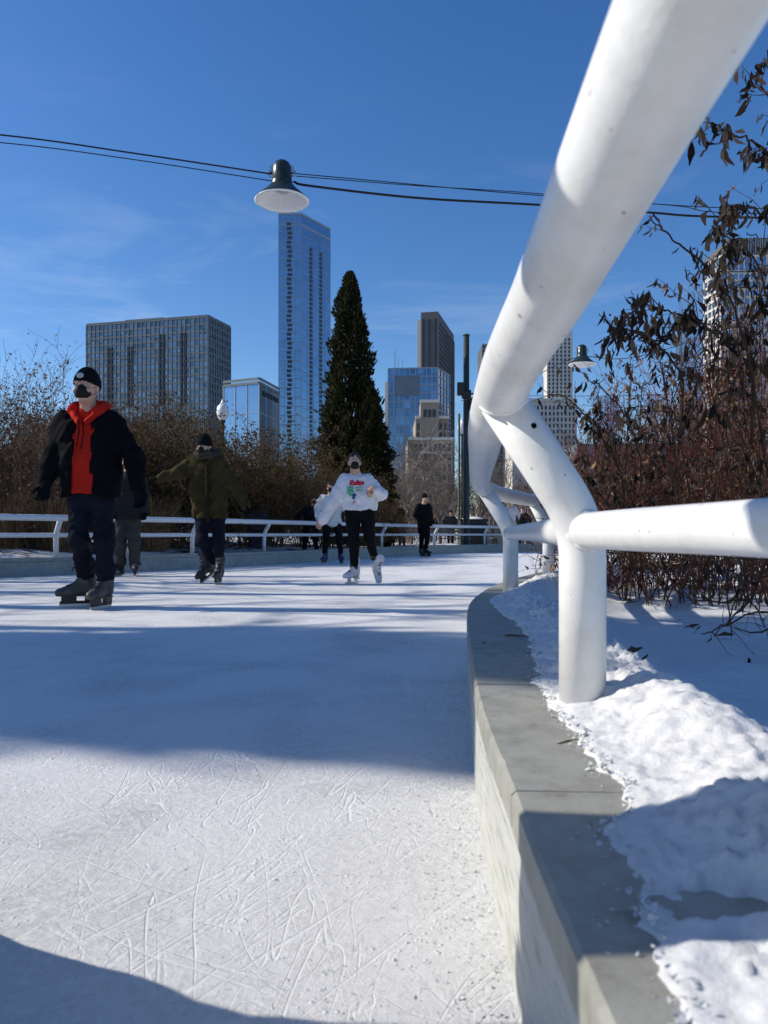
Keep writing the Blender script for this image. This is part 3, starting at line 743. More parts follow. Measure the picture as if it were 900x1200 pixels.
for i,(px,d,pt) in enumerate([(180,20,482),(240,20.5,482),(305,21.5,498),(115,20,485)]): shrub(px,d,pt,SHR[(i+1)%3],lab_t[i],gl,1.2)
gb='bare shrubs with dried flower heads at the left edge'
lab_b=['bare shrub with pinkish dried flower heads cut by the left edge of the photo','tallest bare shrub with dried heads, left of the red hooded skater','thin bare shrub with dried heads behind the right arm of the red hooded skater','bare shrub tangled low in front of the others, at the left']
for i,(px,d,pt) in enumerate([(-12,14,418),(28,15,412),(72,16,432),(45,13.2,470)]): shrub(px,d,pt,SHR_B[i%2],lab_b[i],gb,1.15,4.6,'shrub',('stems','seed_heads'))
for i,(px,d,pt,lb_) in enumerate([(-5,18,462,'dense shrub behind the bare ones at the left edge of the photo'),(48,18.5,470,'dense shrub behind the bare ones, left of the red hooded skater'),(85,17.5,478,'dense shrub directly behind the head of the red hooded skater')]): shrub(px,d,pt,SHR[i%3],lb_,gl,1.15)
# more shrubs past the left edge of the frame: their shadows streak the far ice
lab_o=['leafy shrub past the left edge, nearest the frame','leafy shrub past the left edge, second along the kerb','leafy shrub past the left edge, third along the kerb']
for i,(px,d,pt) in enumerate([(-150,13,440),(-330,12.2,430),(-560,11.6,410)]): shrub(px,d,pt,SHR[i%3],lab_o[i],'shrubs past the left edge of the frame',1.0)

# dry ornamental grass at the foot of the left shrubs
def grass_mesh():
    b=MB()
    for i in range(260):
        a=rnd(0,6.28); r=rnd(0,.25); p=Vector((math.cos(a)*r,math.sin(a)*r,0)); l=rnd(.05,.5); h=rnd(.5,1.05)
        q=p+Vector((math.cos(a)*l*.5,math.sin(a)*l*.5,h*.7)); t=p+Vector((math.cos(a)*l,math.sin(a)*l,h)); b.tube([p,q,t],[.005,.004,.002],3,False)
    return b.mesh('grass_blades',W_tan)
GR=grass_mesh()
for i,(px,d,lb_) in enumerate([(8,13.0,'clump of tawny dry grass at the left edge behind the far railing'),(38,13.4,'second clump of tawny dry grass from the left edge'),(66,13.2,'clump of dry grass beside the dark gloved hand of the red hooded skater'),(182,14.6,'lone clump of dry grass behind the railing left of the parka skater')]):
    x,y=P2(px,d); o=link('dry_grass',GR); o.location=(x,y,gz(x,y)); o.rotation_euler=(0,0,rnd(0,6)); tag(o,lb_,'grass clump','dry grass clumps')
# broken twigs on the snow along the far kerb
tw=MB()
for i in range(70):
    px=rnd(-10,330); b0=y_at(OUTER,10.5+ (px/330)*4.4); x=b0[0]-rnd(.5,2.6); y=b0[1]+rnd(.5,2.2)
    p=Vector((x,y,gz(x,y)+.06)); a=rnd(-.5,.8); l=rnd(.4,1.3); branch(tw,p,(math.cos(a),math.sin(a),rnd(-.02,.2)),l,rnd(.006,.016),1,[],3,.0,.3,(1,3))
tag(tw.build('fallen_twigs',W_dark),'dark broken twigs strewn over the snow behind the far kerb','twigs',kind='stuff')

# the tall dark evergreen (and its twin out of frame, whose shadow crosses the ice)
def conifer(h, w, n, seed, ex=.62, lf_=1.0):
    random.seed(seed); t=MB(); t.tube([(0,0,-.2),(0,0,h*.5),(0,0,h*.97)],[.17,.10,.015],8); lf=MB()
    for i in range(n):
        f=random.random()**1.25; z=h*(.02+.97*f)
        prof=(min(1,(f+.06)/.24)**.6)*(1-f)**ex*1.10
        a=rnd(0,6.28); bumpr=1+.17*math.sin(a*3+z*1.3)+.15*math.sin(a*5-z*2.4)+.13*math.sin(z*5.1+a)+.08*math.sin(z*11+a*4)
        r=w*prof*bumpr*(rnd(.35,1)**.5)*rnd(.82,1.1)+.02
        p=Vector((math.cos(a)*r,math.sin(a)*r,z)); d=Vector((math.cos(a)*.5,math.sin(a)*.5,.9))+rvec(.22)
        L=lf_*rnd(.10,.26)*(.65+.5*(1-f)); leaf_quad(lf,p,d,L,L*.24)
    return t.mesh('evergreen_trunk',W_dark), lf.mesh('evergreen_foliage',L_cone)
C1=conifer(9.6,1.16,32000,3,.56)
def evergreen(x,y,z,s,label,ms=C1,rz=0,group=None):
    r=empty('evergreen_tree',(x,y,z),rz); r.scale=(s[0],s[0],s[1]); tag(r,label,'tree',group)
    link('trunk',ms[0],r); link('crown',ms[1],r)
x,y=P2(410,26); evergreen(x,y,.05,(.93,(zt(320,26)-.05)/9.55),'tall dark columnar evergreen rising behind the skater in the printed white sweatshirt')
x,y=P2(435,25); evergreen(x,y,.05,(.72,(zt(455,25)-.05)/9.55),'smaller narrow dark evergreen leaning against the right of the tall one',rz=2)
C2=conifer(16,1.45,42000,11,.34,1.7)
evergreen(-14.2,4.72,.2,(.90,1.12),'great columnar evergreen past the left edge of the frame, its shadow lying across the ice',C2)
random.seed(21)

# bare trees
def bare_tree_mesh(h,depth=4,nst=1,wm=W_bark,kids=(3,4)):
    b=MB(); tips=[]
    for i in range(nst):
        a=rnd(0,6.28); l=.0 if nst==1 else rnd(.1,.4)
        branch(b,(0,0,-.1),(math.cos(a)*l,math.sin(a)*l,1),h*.42,.022*h/ (1+.5*(nst>1)),depth,tips,6,.25,.22,kids,.68,.72,.008)
    return b
def bare_tree(px,d,ptop,me,href,label,group):
    x,y=P2(px,d); s=(zt(ptop,d)+.05)/href; r=empty('bare_tree',(x,y,-.05),rnd(0,6.28)); r.scale=(s,s,s); tag(r,label,'tree',group)
    link('trunk',me[0],r); link('crown',me[1],r)
def bt(seed,h=6.,wm=W_bark):
    random.seed(seed); t=MB(); tips=[]
    t.tube([(0,0,-.1),(.03,.02,h*.12),(0,.05,h*.3)],[.11,.09,.075],8)
    c=MB()
    for k in range(5):
        a=k*1.26+rnd(-.3,.3); branch(c,(0,.05,h*rnd(.2,.3)),(math.cos(a)*.75,math.sin(a)*.75,1),h*.36,.05,4,tips,5,.22,.26,(3,4),.66,.75,.009)
    m=max(v[2] for v in c.v); return (t.mesh('tree_trunk',wm),c.mesh('tree_crown',wm)),m
BT=[bt(s) for s in (31,32,33)]
BT2=[bt(s,6.,mat('grey_tan_twigs',(.20,.165,.14),.85,.15,(.28,.23,.20),5)) for s in (41,42)]
gt='bare park trees beyond the far railing'
lab=['pale bare tree right of the tall evergreen, in front of the steel blue block','bare tree in front of the old brown stone building','twiggy bare tree just left of the dark utility pole','bare tree behind the standing skater in black','bare tree seen through the bend of the near railing','bare tree behind the far end of the near railing','small bare tree at the feet of the steel blue block','bare tree directly above the person in pink','bare tree right behind the dark cabinet','broad bare tree between the evergreen and the old brown building','bare tree over the bench behind the far railing']
for i,(px,d,pt) in enumerate([(470,34,488),(503,42,505),(530,38,518),(492,30,545),(575,40,510),(615,36,500),(462,46,520),(482,31,520),(560,33,515),(468,36,498),(516,33,508)]):
    me,m=(BT2+BT)[i%5] if i in(0,3) else BT[i%3]; bare_tree(px,d,pt,me,m,lab[i],gt)
gr_='bare trees behind the right-hand shrubs'
lab=['bare tree behind the leafy shrub, nearest the slim cream tower','bare tree behind the middle of the red twigged shrubs','bare tree behind the right-hand end of the red twigged shrubs','bare tree past the right edge of the frame']
for i,(px,d,pt) in enumerate([(690,30,500),(770,26,470),(850,28,440),(960,24,420)]):
    me,m=BT[i%3]; bare_tree(px,d,pt,me,m,lab[i],gr_)
gl2='bare trees past the left edge of the frame'
random.seed(61); t_=MB(); t_.tube([(0,0,-.2),(.05,.03,4),(-.04,.0,8),(.02,.02,12)],[.20,.16,.12,.04],8); c_=MB(); tips=[]
for k in range(26):
    z=rnd(3.2,11.5); a=rnd(0,6.28); branch(c_,(0,0,z),(math.cos(a),math.sin(a),.55),rnd(.9,2.0)*(1.25-z/14),.045,2,tips,4,.2,.2,(2,3),.62,.7,.009)
TT=(t_.mesh('tree_trunk',W_bark),c_.mesh('tree_crown',W_bark))
tl=['tall straight bare tree past the left edge, nearest the great evergreen','tall straight bare tree past the left edge, second along the kerb','tall straight bare tree past the left edge, third along the kerb','tall straight bare tree past the left edge, farthest along the kerb']
for k,(x,y,sc_) in enumerate([(-12.2,5.95,.85),(-12.6,7.35,1.05),(-11.6,8.75,.9),(-10.9,10.3,.95)]):
    r=empty('bare_tree',(x,y,.2),rnd(0,6.28)); r.scale=(sc_,sc_,sc_); tag(r,tl[k],'tree','tall straight trees past the left edge'); link('trunk',TT[0],r); link('crown',TT[1],r)
random.seed(62)
lab=['bare spreading tree past the left edge, beyond the great evergreen','slender bare tree past the left edge, farther along the kerb','bare tree past the left edge, farthest along']
for i,(x,y,h) in enumerate([(-13.2,8.0,8.0),(-12.4,9.1,6.5),(-11.0,11.9,7)]):
    me,m=BT[i%3]; r=empty('bare_tree',(x,y,.2),rnd(0,6.28)); s=h/m; r.scale=(s,s,s); tag(r,lab[i],'tree',gl2); link('trunk',me[0],r); link('crown',me[1],r)

# ---- the shrubs beside the near railing
def dead_leaf(mb,p,L,w,yaw=None,hang=None):
    """withered, curled, hanging leaf: five cross-sections folded about the midrib"""
    d=(Vector((0,0,-1))+rvec(.33)) if hang is None else hang; d.normalize()
    u=d.cross(rvec());u.normalize(); n=d.cross(u); fold=rnd(.5,1.4); curl=rnd(-2.2,2.2); tw=rnd(-1.8,1.8); vs=[]; q=Vector(p); K=5
    prof=(.12,.75,1,.7,.06)
    for i in range(K):
        t=i/(K-1); ww=w*prof[i]*rnd(.8,1.15); a=tw*t; uu=u*math.cos(a)+n*math.sin(a); nn=n*math.cos(a)-u*math.sin(a)
        vs+= [q-uu*ww*math.cos(fold)+nn*ww*math.sin(fold), q, q+uu*ww*math.cos(fold*.8)+nn*ww*math.sin(fold*.8)]
        d=(d+nn*curl*.22).normalized(); q=q+d*(L/(K-1))
    vs=[v+rvec(w*.16) for v in vs]
    fs=[]
    for i in range(K-1):
        a=i*3; fs+=[(a,a+1,a+4,a+3),(a+1,a+2,a+5,a+4)]
    mb.add(vs,fs)
class Shrub:
    def __init__(s,base,label,group,name='leafy_shrub'): s.base=Vector(base); s.st=MB(); s.lf=MB(); s.label=label; s.group=group; s.name=name
    def stem(s,pts,r0,r1,seg=6):
        P=spline([tuple(p) for p in pts],6); n=len(P); jit=[Vector(p)+rvec(.004) for p in P]
        s.st.tube(jit,[r0+(r1-r0)*i/(n-1) for i in range(n)],seg,True); return jit
    def leaves(s,p,n=1,L=.10,spread=.010):
        for _ in range(n):
            l=L*rnd(.3,1.0); dead_leaf(s.lf,Vector(p)+rvec(spread),l,l*rnd(.14,.30))
    def twig(s,p,d,L,r=.003,leafy=.6,Ll=.10):
        pts=[Vector(p)]; d=Vector(d).normalized(); n=4
        for i in range(n):
            d=(d+rvec(.14)+Vector((0,0,-.02))).normalized(); pts.append(pts[-1]+d*L/n)
        s.st.tube(pts,[r,r*.85,r*.7,r*.6,r*.45],4,False)
        for q in pts[2:]:
            if random.random()<leafy: s.leaves(q,random.choice((1,1,2,2)),Ll)
        if random.random()<leafy+.2: s.leaves(pts[-1],random.choice((1,2,3)),Ll*.9,.016)
        return pts
    def done(s,lm=None,wm=None):
        r=empty(s.name,s.base); tag(r,s.label,'shrub',s.group); b=s.base
        for mb,nm,m in ((s.st,'stems',wm or W_dark),(s.lf,'leaves',lm or L_dead)):
            if not mb.v: continue
            mb.v=[(v[0]-b.x,v[1]-b.y,v[2]-b.z) for v in mb.v]; mb.build(nm,m,r)
        return r
def envtop(px):
    return float(np.interp(px,[640,660,690,720,760,800,840,880,930,1000],[600,550,495,440,395,355,320,270,215,160]))
gS='withered leafy shrubs beside the near railing'
random.seed(5)
def fill(s, pxs, ds, n, leafy, Ll, lowleaf=.0, r0=.0062):
    for i in range(n):
        px=rnd(*pxs); d=rnd(*ds); x,y=P2(px,d+1.25); b=Vector((x,y,gz(x,y)-.03)); pt=max(668,px+random.gauss(-4,55)); dt=d+rnd(-.5,.45)
        top=envtop(pt)+abs(random.gauss(0,75)); tip=at(pt,top,dt)
        mid=b.lerp(tip,.5)+Vector((rnd(-.2,.2),rnd(-.15,.15),rnd(-.1,.16))); P=s.stem([b,mid,tip],r0*rnd(.6,1.1),.0024)
        k0=max(1,int(len(P)*.22))
        for q in P[k0:]:
            if random.random()<.62:
                s.twig(q,Vector((rnd(-1,1),rnd(-1,.8),rnd(-.1,.9))),rnd(.08,.36),.0026,leafy*(.35+.65*min(1,max(0,(q.z-.35)/.7))),Ll)
            if random.random()<leafy*.2: s.leaves(q,1,Ll)
def arch(s,pix,leafy=.85,Ll=.10,r0=.008,side=.55):
    P=s.stem([at(*p) for p in pix],r0,.0025)
    for i,q in enumerate(P[2:]):
        if random.random()<side:
            pts=s.twig(q,Vector((rnd(-1,.4),rnd(-.6,.6),rnd(-.5,.7))),rnd(.05,.18),.002,leafy,Ll)
        if random.random()<.25: s.leaves(q,1,Ll)
    s.leaves(P[-1],3,Ll,.02); return P
s1=Shrub((1.35,4.7,.1),'withered shrub nearest the white post, its arching twigs crossing the slim cream tower',gS)
fill(s1,(676,745),(4.3,5.3),24,.70,.085)
arch(s1,[(735,600,4.7),(752,560,4.6),(735,490,4.4),(708,459,4.3),(701,450,4.25),(690,447,4.2)],.8,.08,.007,.2)
arch(s1,[(730,600,4.6),(728,560,4.5),(700,500,4.3),(681,481,4.2),(661,464,4.1),(641,462,4.0)],.35,.07,.006,.5)
arch(s1,[(790,560,4.7),(800,450,4.4),(770,405,4.2),(750,388,4.1),(730,388,4.0),(718,392,4.0)],.9,.11,.008,.9)
s1.done()
s2=Shrub((1.95,4.4,.1),'dense withered shrub in the middle of the bed, hung thick with dark leaves',gS)
fill(s2,(745,825),(3.9,5.0),31,.80,.09)
arch(s2,[(880,520,4.2),(880,420,3.9),(830,385,3.7),(796,368,3.5),(772,361,3.5),(746,351,3.5)],.95,.11,.008,.8)
arch(s2,[(900,560,4.0),(880,430,3.7),(850,340,3.5),(805,293,3.3),(783,276,3.25),(761,256,3.2)],.75,.085,.007,.4)
s2.done()
s3=Shrub((2.3,3.9,.1),'tallest withered shrub at the right edge, reaching above the rail with sparse drooping leaves',gS)
fill(s3,(825,960),(3.6,4.8),36,.85,.09)
arch(s3,[(1000,520,3.4),(975,300,3.1),(915,205,2.9),(880,165,2.8),(858,157,2.8),(827,138,2.75)],.9,.085,.007,.6)
arch(s3,[(960,480,3.4),(935,330,3.2),(900,262,3.1),(876,240,3.0),(860,250,3.0),(846,262,3.0)],.9,.09,.006,.6)
arch(s3,[(940,520,3.6),(915,400,3.4),(890,320,3.3),(868,280,3.25),(850,300,3.2)],.9,.10,.006,.7)
arch(s3,[(1000,420,3.3),(960,240,3.1),(925,150,3.0),(900,110,2.95),(885,85,2.9)],.8,.085,.006,.6)
s3.done()
gd='red twigged dogwoods behind the withered shrubs'
def dogwood(px,d,n,ptop,label,wpx):
    x,y=P2(px,d); s=Shrub((x,y,gz(x,y)),label,gd,'red_twig_dogwood')
    for i in range(n):
        a=rnd(0,6.28); b=Vector((x+rnd(-.4,.4),y+rnd(-.35,.35),gz(x,y)-.03)); pt=px+rnd(-wpx,wpx)*1.6; tip=at(pt,ptop+abs(random.gauss(0,60)),d+rnd(-.7,.7))
        P=s.stem([b,b.lerp(tip,.5)+rvec(.16),tip],rnd(.004,.0065),.0018,4)
        for q in P[3:]:
            for _ in range(3):
                if random.random()<.75: s.twig(q,(tip-b).normalized()+rvec(.8),rnd(.12,.5),.002,.2,.06)
    s.done(L_dead,W_red)
dogwood(708,6.6,46,500,'low red twigged dogwood just right of the near post',45)
dogwood(775,6.9,64,452,'red twigged dogwood behind the densest withered leaves',55)
dogwood(850,6.7,70,420,'largest red twigged dogwood, glowing dark red at the right',60)
dogwood(925,6.3,60,380,'red twigged dogwood cut by the right edge of the photo',60)
# bare stems arching low over the snow at the right edge
s5=Shrub((2.05,3.35,.1),'low bare shrub with thin black stems arching over the snow at the right edge','bare low stems','bare_shrub')
for pix in ([(1000,700,3.4),(930,716,3.2),(880,720,3.1),(840,738,3.0),(822,742,3.0)],[(1000,660,3.5),(900,690,3.3),(860,705,3.2),(812,702,3.2),(790,690,3.2)],[(980,640,3.4),(890,655,3.3),(835,652,3.3),(800,655,3.3)],
 [(850,640,3.3),(853,690,3.2),(857,748,3.0)],[(990,690,3.3),(900,668,3.2),(868,700,3.1),(850,735,3.05)],[(870,640,3.3),(875,690,3.2),(898,735,3.0)],[(960,720,3.2),(900,740,3.0),(860,738,2.95)],[(905,640,3.4),(880,700,3.3),(836,745,3.0)],[(1000,730,3.1),(930,745,2.95),(900,760,2.9)],[(940,620,3.4),(900,676,3.2),(845,668,3.2),(800,676,3.3)]):
    P=s5.stem([at(*p) for p in pix],.006,.0022,5)
    for q in P[3:]:
        if random.random()<.4: s5.twig(q,rvec(1),rnd(.05,.2),.0016,.12,.07)
s5.leaves(at(828,668,3.2),5,.10,.03); s5.leaves(at(841,739,3.0),3,.07,.03); s5.leaves(at(800,655,3.25),4,.12,.03)
s5.done()
# fallen leaves on the coping and the snow
fl=[(0.395,2.52,'brown curled leaf lying flat on the coping, farthest from the camera'),(.395,2.18,'brown leaf on the coping beside the snow edge, nearer the post'),(.275,1.22,'small dark leaf crumb on the sunlit coping ahead of the shadow'),(.30,2.36,'tiny leaf scrap by the kerb edge')]
for k,(x,y,lb_) in enumerate(fl):
    b=MB(); random.seed(90+k); dead_leaf(b,(0,0,.006),(.085,.075,.035,.03)[k],(.016,.012,.008,.006)[k],hang=Vector((1,rnd(-.5,.5),.02)))
    for i,v in enumerate(b.v): b.v[i]=(v[0],v[1],max(.001,abs(v[2])*.5))
    o=b.build('fallen_leaf',L_dead); o.location=(x,y,KH+.002); tag(o,lb_,'leaf','fallen leaves on the coping')
fs_=[(731,783,'dark withered leaf fallen on the shaded snow right of the near post'),(733,811,'second dark leaf on the snow close behind the near post'),(802,738,'tiny dark leaf on the sunlit snow under the low stems'),(838,748,'crumpled black leaf under the arching bare stems')]
for k,(px,py,lb_) in enumerate(fs_):
    d=.48*900/(py-626); x,y=P2(px,d); b=MB(); random.seed(70+k); dead_leaf(b,(0,0,0),.085,.022,hang=Vector((1,rnd(-.6,.6),.15)))
    for i,v in enumerate(b.v): b.v[i]=(v[0],v[1],abs(v[2])*.7+.002)
    o=b.build('fallen_leaf',L_dead); 
    # rest it on the snow
    o.location=(x,y,gz(x,y)+.012); tag(o,lb_,'leaf','fallen leaves on the snow')
# ---------------------------------------------------------------- people: implicit surfaces meshed with surface nets
class Field:
    def __init__(s, lo, hi, h):
        s.lo=np.array(lo,float); s.h=h; s.n=np.ceil((np.array(hi)-s.lo)/h).astype(int)+1
        s.ax=[s.lo[i]+h*np.arange(s.n[i]) for i in range(3)]
        s.f=np.full(s.n,1e3,np.float32)
    def _win(s,mn,mx,mg):
        sl=[]
        for i in range(3):
            a=int(max(0,np.floor((mn[i]-mg-s.lo[i])/s.h))); b=int(min(s.n[i],np.ceil((mx[i]+mg-s.lo[i])/s.h)+1)); sl.append(slice(a,max(a,b)))
        return tuple(sl), (s.ax[0][sl[0]][:,None,None],s.ax[1][sl[1]][None,:,None],s.ax[2][sl[2]][None,None,:])
    def _comb(s,sl,d,k,op):
        a=s.f[sl]; d=d.astype(np.float32)
        if op=='u':
            h=np.clip(.5+.5*(a-d)/k,0,1); s.f[sl]=a+(d-a)*h-k*h*(1-h)
        elif op=='c':                        # carve d away
            s.f[sl]=np.maximum(a,-d)
    def cone(s,a,b,ra,rb,k=.03,op='u'):
        a=np.array(a,float); b=np.array(b,float); r=max(ra,rb)
        sl,(X,Y,Z)=s._win(np.minimum(a,b)-r,np.maximum(a,b)+r,.07+k)
        if 0 in s.f[sl].shape: return s
        u=b-a; L=max(1e-9,u@u); t=np.clip(((X-a[0])*u[0]+(Y-a[1])*u[1]+(Z-a[2])*u[2])/L,0,1)
        d=np.sqrt((X-a[0]-t*u[0])**2+(Y-a[1]-t*u[1])**2+(Z-a[2]-t*u[2])**2)-(ra+t*(rb-ra))
        s._comb(sl,d,k,op); return s
    def ell(s,c,r,k=.02,op='u',rot=None):
        c=np.array(c,float); r=np.array(r,float); m=r.max()
        sl,(X,Y,Z)=s._win(c-m,c+m,.06+k)
        if 0 in s.f[sl].shape: return s
        x,y,z=X-c[0],Y-c[1],Z-c[2]
        if rot is not None:
            q=np.array(rot); x,y,z=(q[0,0]*x+q[1,0]*y+q[2,0]*z),(q[0,1]*x+q[1,1]*y+q[2,1]*z),(q[0,2]*x+q[1,2]*y+q[2,2]*z)
        k0=np.sqrt((x/r[0])**2+(y/r[1])**2+(z/r[2])**2); k1=np.sqrt((x/r[0]**2)**2+(y/r[1]**2)**2+(z/r[2]**2)**2)
        d=k0*(k0-1)/np.maximum(k1,1e-6); s._comb(sl,d,k,op); return s
    def cut(s,p,n):                          # keep the side the normal points away from
        n=np.array(n,float); n/=np.linalg.norm(n); p=np.array(p,float)
        d=(s.ax[0][:,None,None]-p[0])*n[0]+(s.ax[1][None,:,None]-p[1])*n[1]+(s.ax[2][None,None,:]-p[2])*n[2]
        s.f=np.maximum(s.f,d.astype(np.float32)); return s
    def fold(s,amp,fx,fy,fz,ph=0):           # cloth folds
        X,Y,Z=s.ax[0][:,None,None],s.ax[1][None,:,None],s.ax[2][None,None,:]
        w=np.sin(fx*X+2.3*np.sin(fz*.31*Z+ph)+ph)*np.sin(fz*Z+1.7*np.sin(fx*.45*X+ph*2)+fy*Y)+.5*np.sin(fx*1.9*X-fz*1.4*Z+fy*1.5*Y+ph*3)
        s.f=np.where(abs(s.f)<.15,s.f+amp*w.astype(np.float32),s.f); return s
    def carve_box(s,lo,hi):
        X,Y,Z=s.ax[0][:,None,None],s.ax[1][None,:,None],s.ax[2][None,None,:]
        d=np.maximum(np.maximum(np.maximum(lo[0]-X,X-hi[0]),np.maximum(lo[1]-Y,Y-hi[1])),np.maximum(lo[2]-Z,Z-hi[2]))
        s.f=np.maximum(s.f,-d.astype(np.float32)); return s
    def mesh(s,name,m,smooth=True):
        f=s.f; neg=f<0; nx,ny,nz=f.shape
        c=np.zeros((nx-1,ny-1,nz-1),np.int8)
        for i in (0,1):
            for j in (0,1):
                for k in (0,1): c+=neg[i:nx-1+i,j:ny-1+j,k:nz-1+k]
        cell=(c>0)&(c<8); I=np.argwhere(cell); idx=np.full(cell.shape,-1,np.int64); idx[cell]=np.arange(len(I))
        acc=np.zeros((len(I),3)); cnt=np.zeros(len(I))
        co=[(i,j,k) for i in (0,1) for j in (0,1) for k in (0,1)]
        for a in co:
            for ax_ in range(3):
                if a[ax_]: continue
                b=list(a); b[ax_]=1
                va=f[I[:,0]+a[0],I[:,1]+a[1],I[:,2]+a[2]].astype(float); vb=f[I[:,0]+b[0],I[:,1]+b[1],I[:,2]+b[2]].astype(float)
                cr=(va<0)!=(vb<0); t=np.where(cr,va/np.where(cr,va-vb,1),0); t=np.clip(t,.02,.98)
                P=np.array(a)[None]+np.outer(t,np.array(b)-np.array(a)); acc[cr]+=P[cr]; cnt[cr]+=1
        V=(I+acc/cnt[:,None])*s.h+s.lo; Fs=[]
        for ax_ in range(3):
            o=[1,1,1]; o[ax_]=0
            a=neg[tuple(slice(o[i],f.shape[i]-1) if i!=ax_ else slice(0,f.shape[i]-1) for i in range(3))]
            b=neg[tuple(slice(o[i],f.shape[i]-1) if i!=ax_ else slice(1,f.shape[i]) for i in range(3))]
            E=np.argwhere(a!=b); fl=a[a!=b]
            base=E+np.array(o); u,v=[i for i in range(3) if i!=ax_]
            def g(du,dv):
                q=base.copy(); q[:,u]-=du; q[:,v]-=dv; return idx[q[:,0],q[:,1],q[:,2]]
            Q=np.stack([g(1,1),g(0,1),g(0,0),g(1,0)],1)
            flip=fl if ax_!=1 else ~fl
            Q[~flip]=Q[~flip][:,::-1]; Fs.append(Q)
        Fq=np.concatenate(Fs); Fq=Fq[(Fq>=0).all(1)]
        me=bpy.data.meshes.new(name); me.from_pydata(V.tolist(),[],Fq.tolist()); me.update()
        if m: me.materials.append(m)
        if smooth: me.shade_smooth()
        return me
def cloth(name,col,col2=None,rough=.85,bump=.25,bs=220,sheen=.0): return mat(name,col,rough,.06,col2 or tuple(c*.8 for c in col),7,bump,bs,sheen=sheen)
SKIN=mat('skin',(.62,.35,.24),.5,.35,(.50,.30,.23),14,.08,300)
SKIN2=mat('tan_skin',(.45,.27,.20),.5,.35,(.40,.23,.17),14)
HAIR=mat('dark_brown_hair',(.03,.018,.012),.55,.3,(.055,.033,.022),30,.3,120,stretch=(1,1,.2))
BLACK=cloth('black_cloth',(.006,.006,.0075)); NAVY=cloth('navy_denim',(.007,.008,.015),(.012,.014,.024)); KNIT=cloth('black_knit',(.010,.011,.015),None,.95,.6,340)
REDC=cloth('red_fleece',(.52,.022,.012),(.44,.016,.010)); OLIVE=cloth('olive_parka',(.055,.041,.017),(.038,.029,.012)); GREYC=cloth('grey_wool',(.055,.055,.052))
WHITEC=cloth('white_sweatshirt',(.74,.74,.77),(.68,.68,.71)); CREAM=cloth('white_quilted_jacket',(.60,.62,.63),(.52,.54,.55)); LEG=cloth('black_leggings',(.009,.009,.011)); DGREY=cloth('dark_wool_coat',(.026,.026,.027))
MASK=mat('black_face_mask',(.010,.010,.010),.7,.25); EYE=mat('eye',(.02,.014,.011),.2,.5); EYEW=mat('eye_white',(.62,.58,.55),.3,.4); BADGE=mat('pale_badge',(.55,.55,.56),.6,.3,(.30,.30,.31),60)
BOOTG=mat('grey_skate_leather',(.085,.083,.08),.5,.35,(.03,.03,.032),16,.3,60); BOOTW=mat('white_skate_leather',(.66,.66,.68),.4,.4,(.56,.56,.58),9); BOOTK=mat('black_skate_leather',(.014,.014,.015),.45,.4,(.03,.03,.03),9); BOOTB=mat('blue_skate_leather',(.03,.05,.12),.5,.35)
STEEL=mat('skate_steel',(.5,.51,.53),.3,.5,metallic=.8); PLAST=mat('black_skate_holder',(.012,.012,.012),.4,.4); WPLAST=mat('white_skate_holder',(.6,.6,.6),.4,.4); LACE=mat('skate_laces',(.28,.27,.25),.8,.2); LACEK=mat('black_laces',(.015,.015,.015),.8,.2)

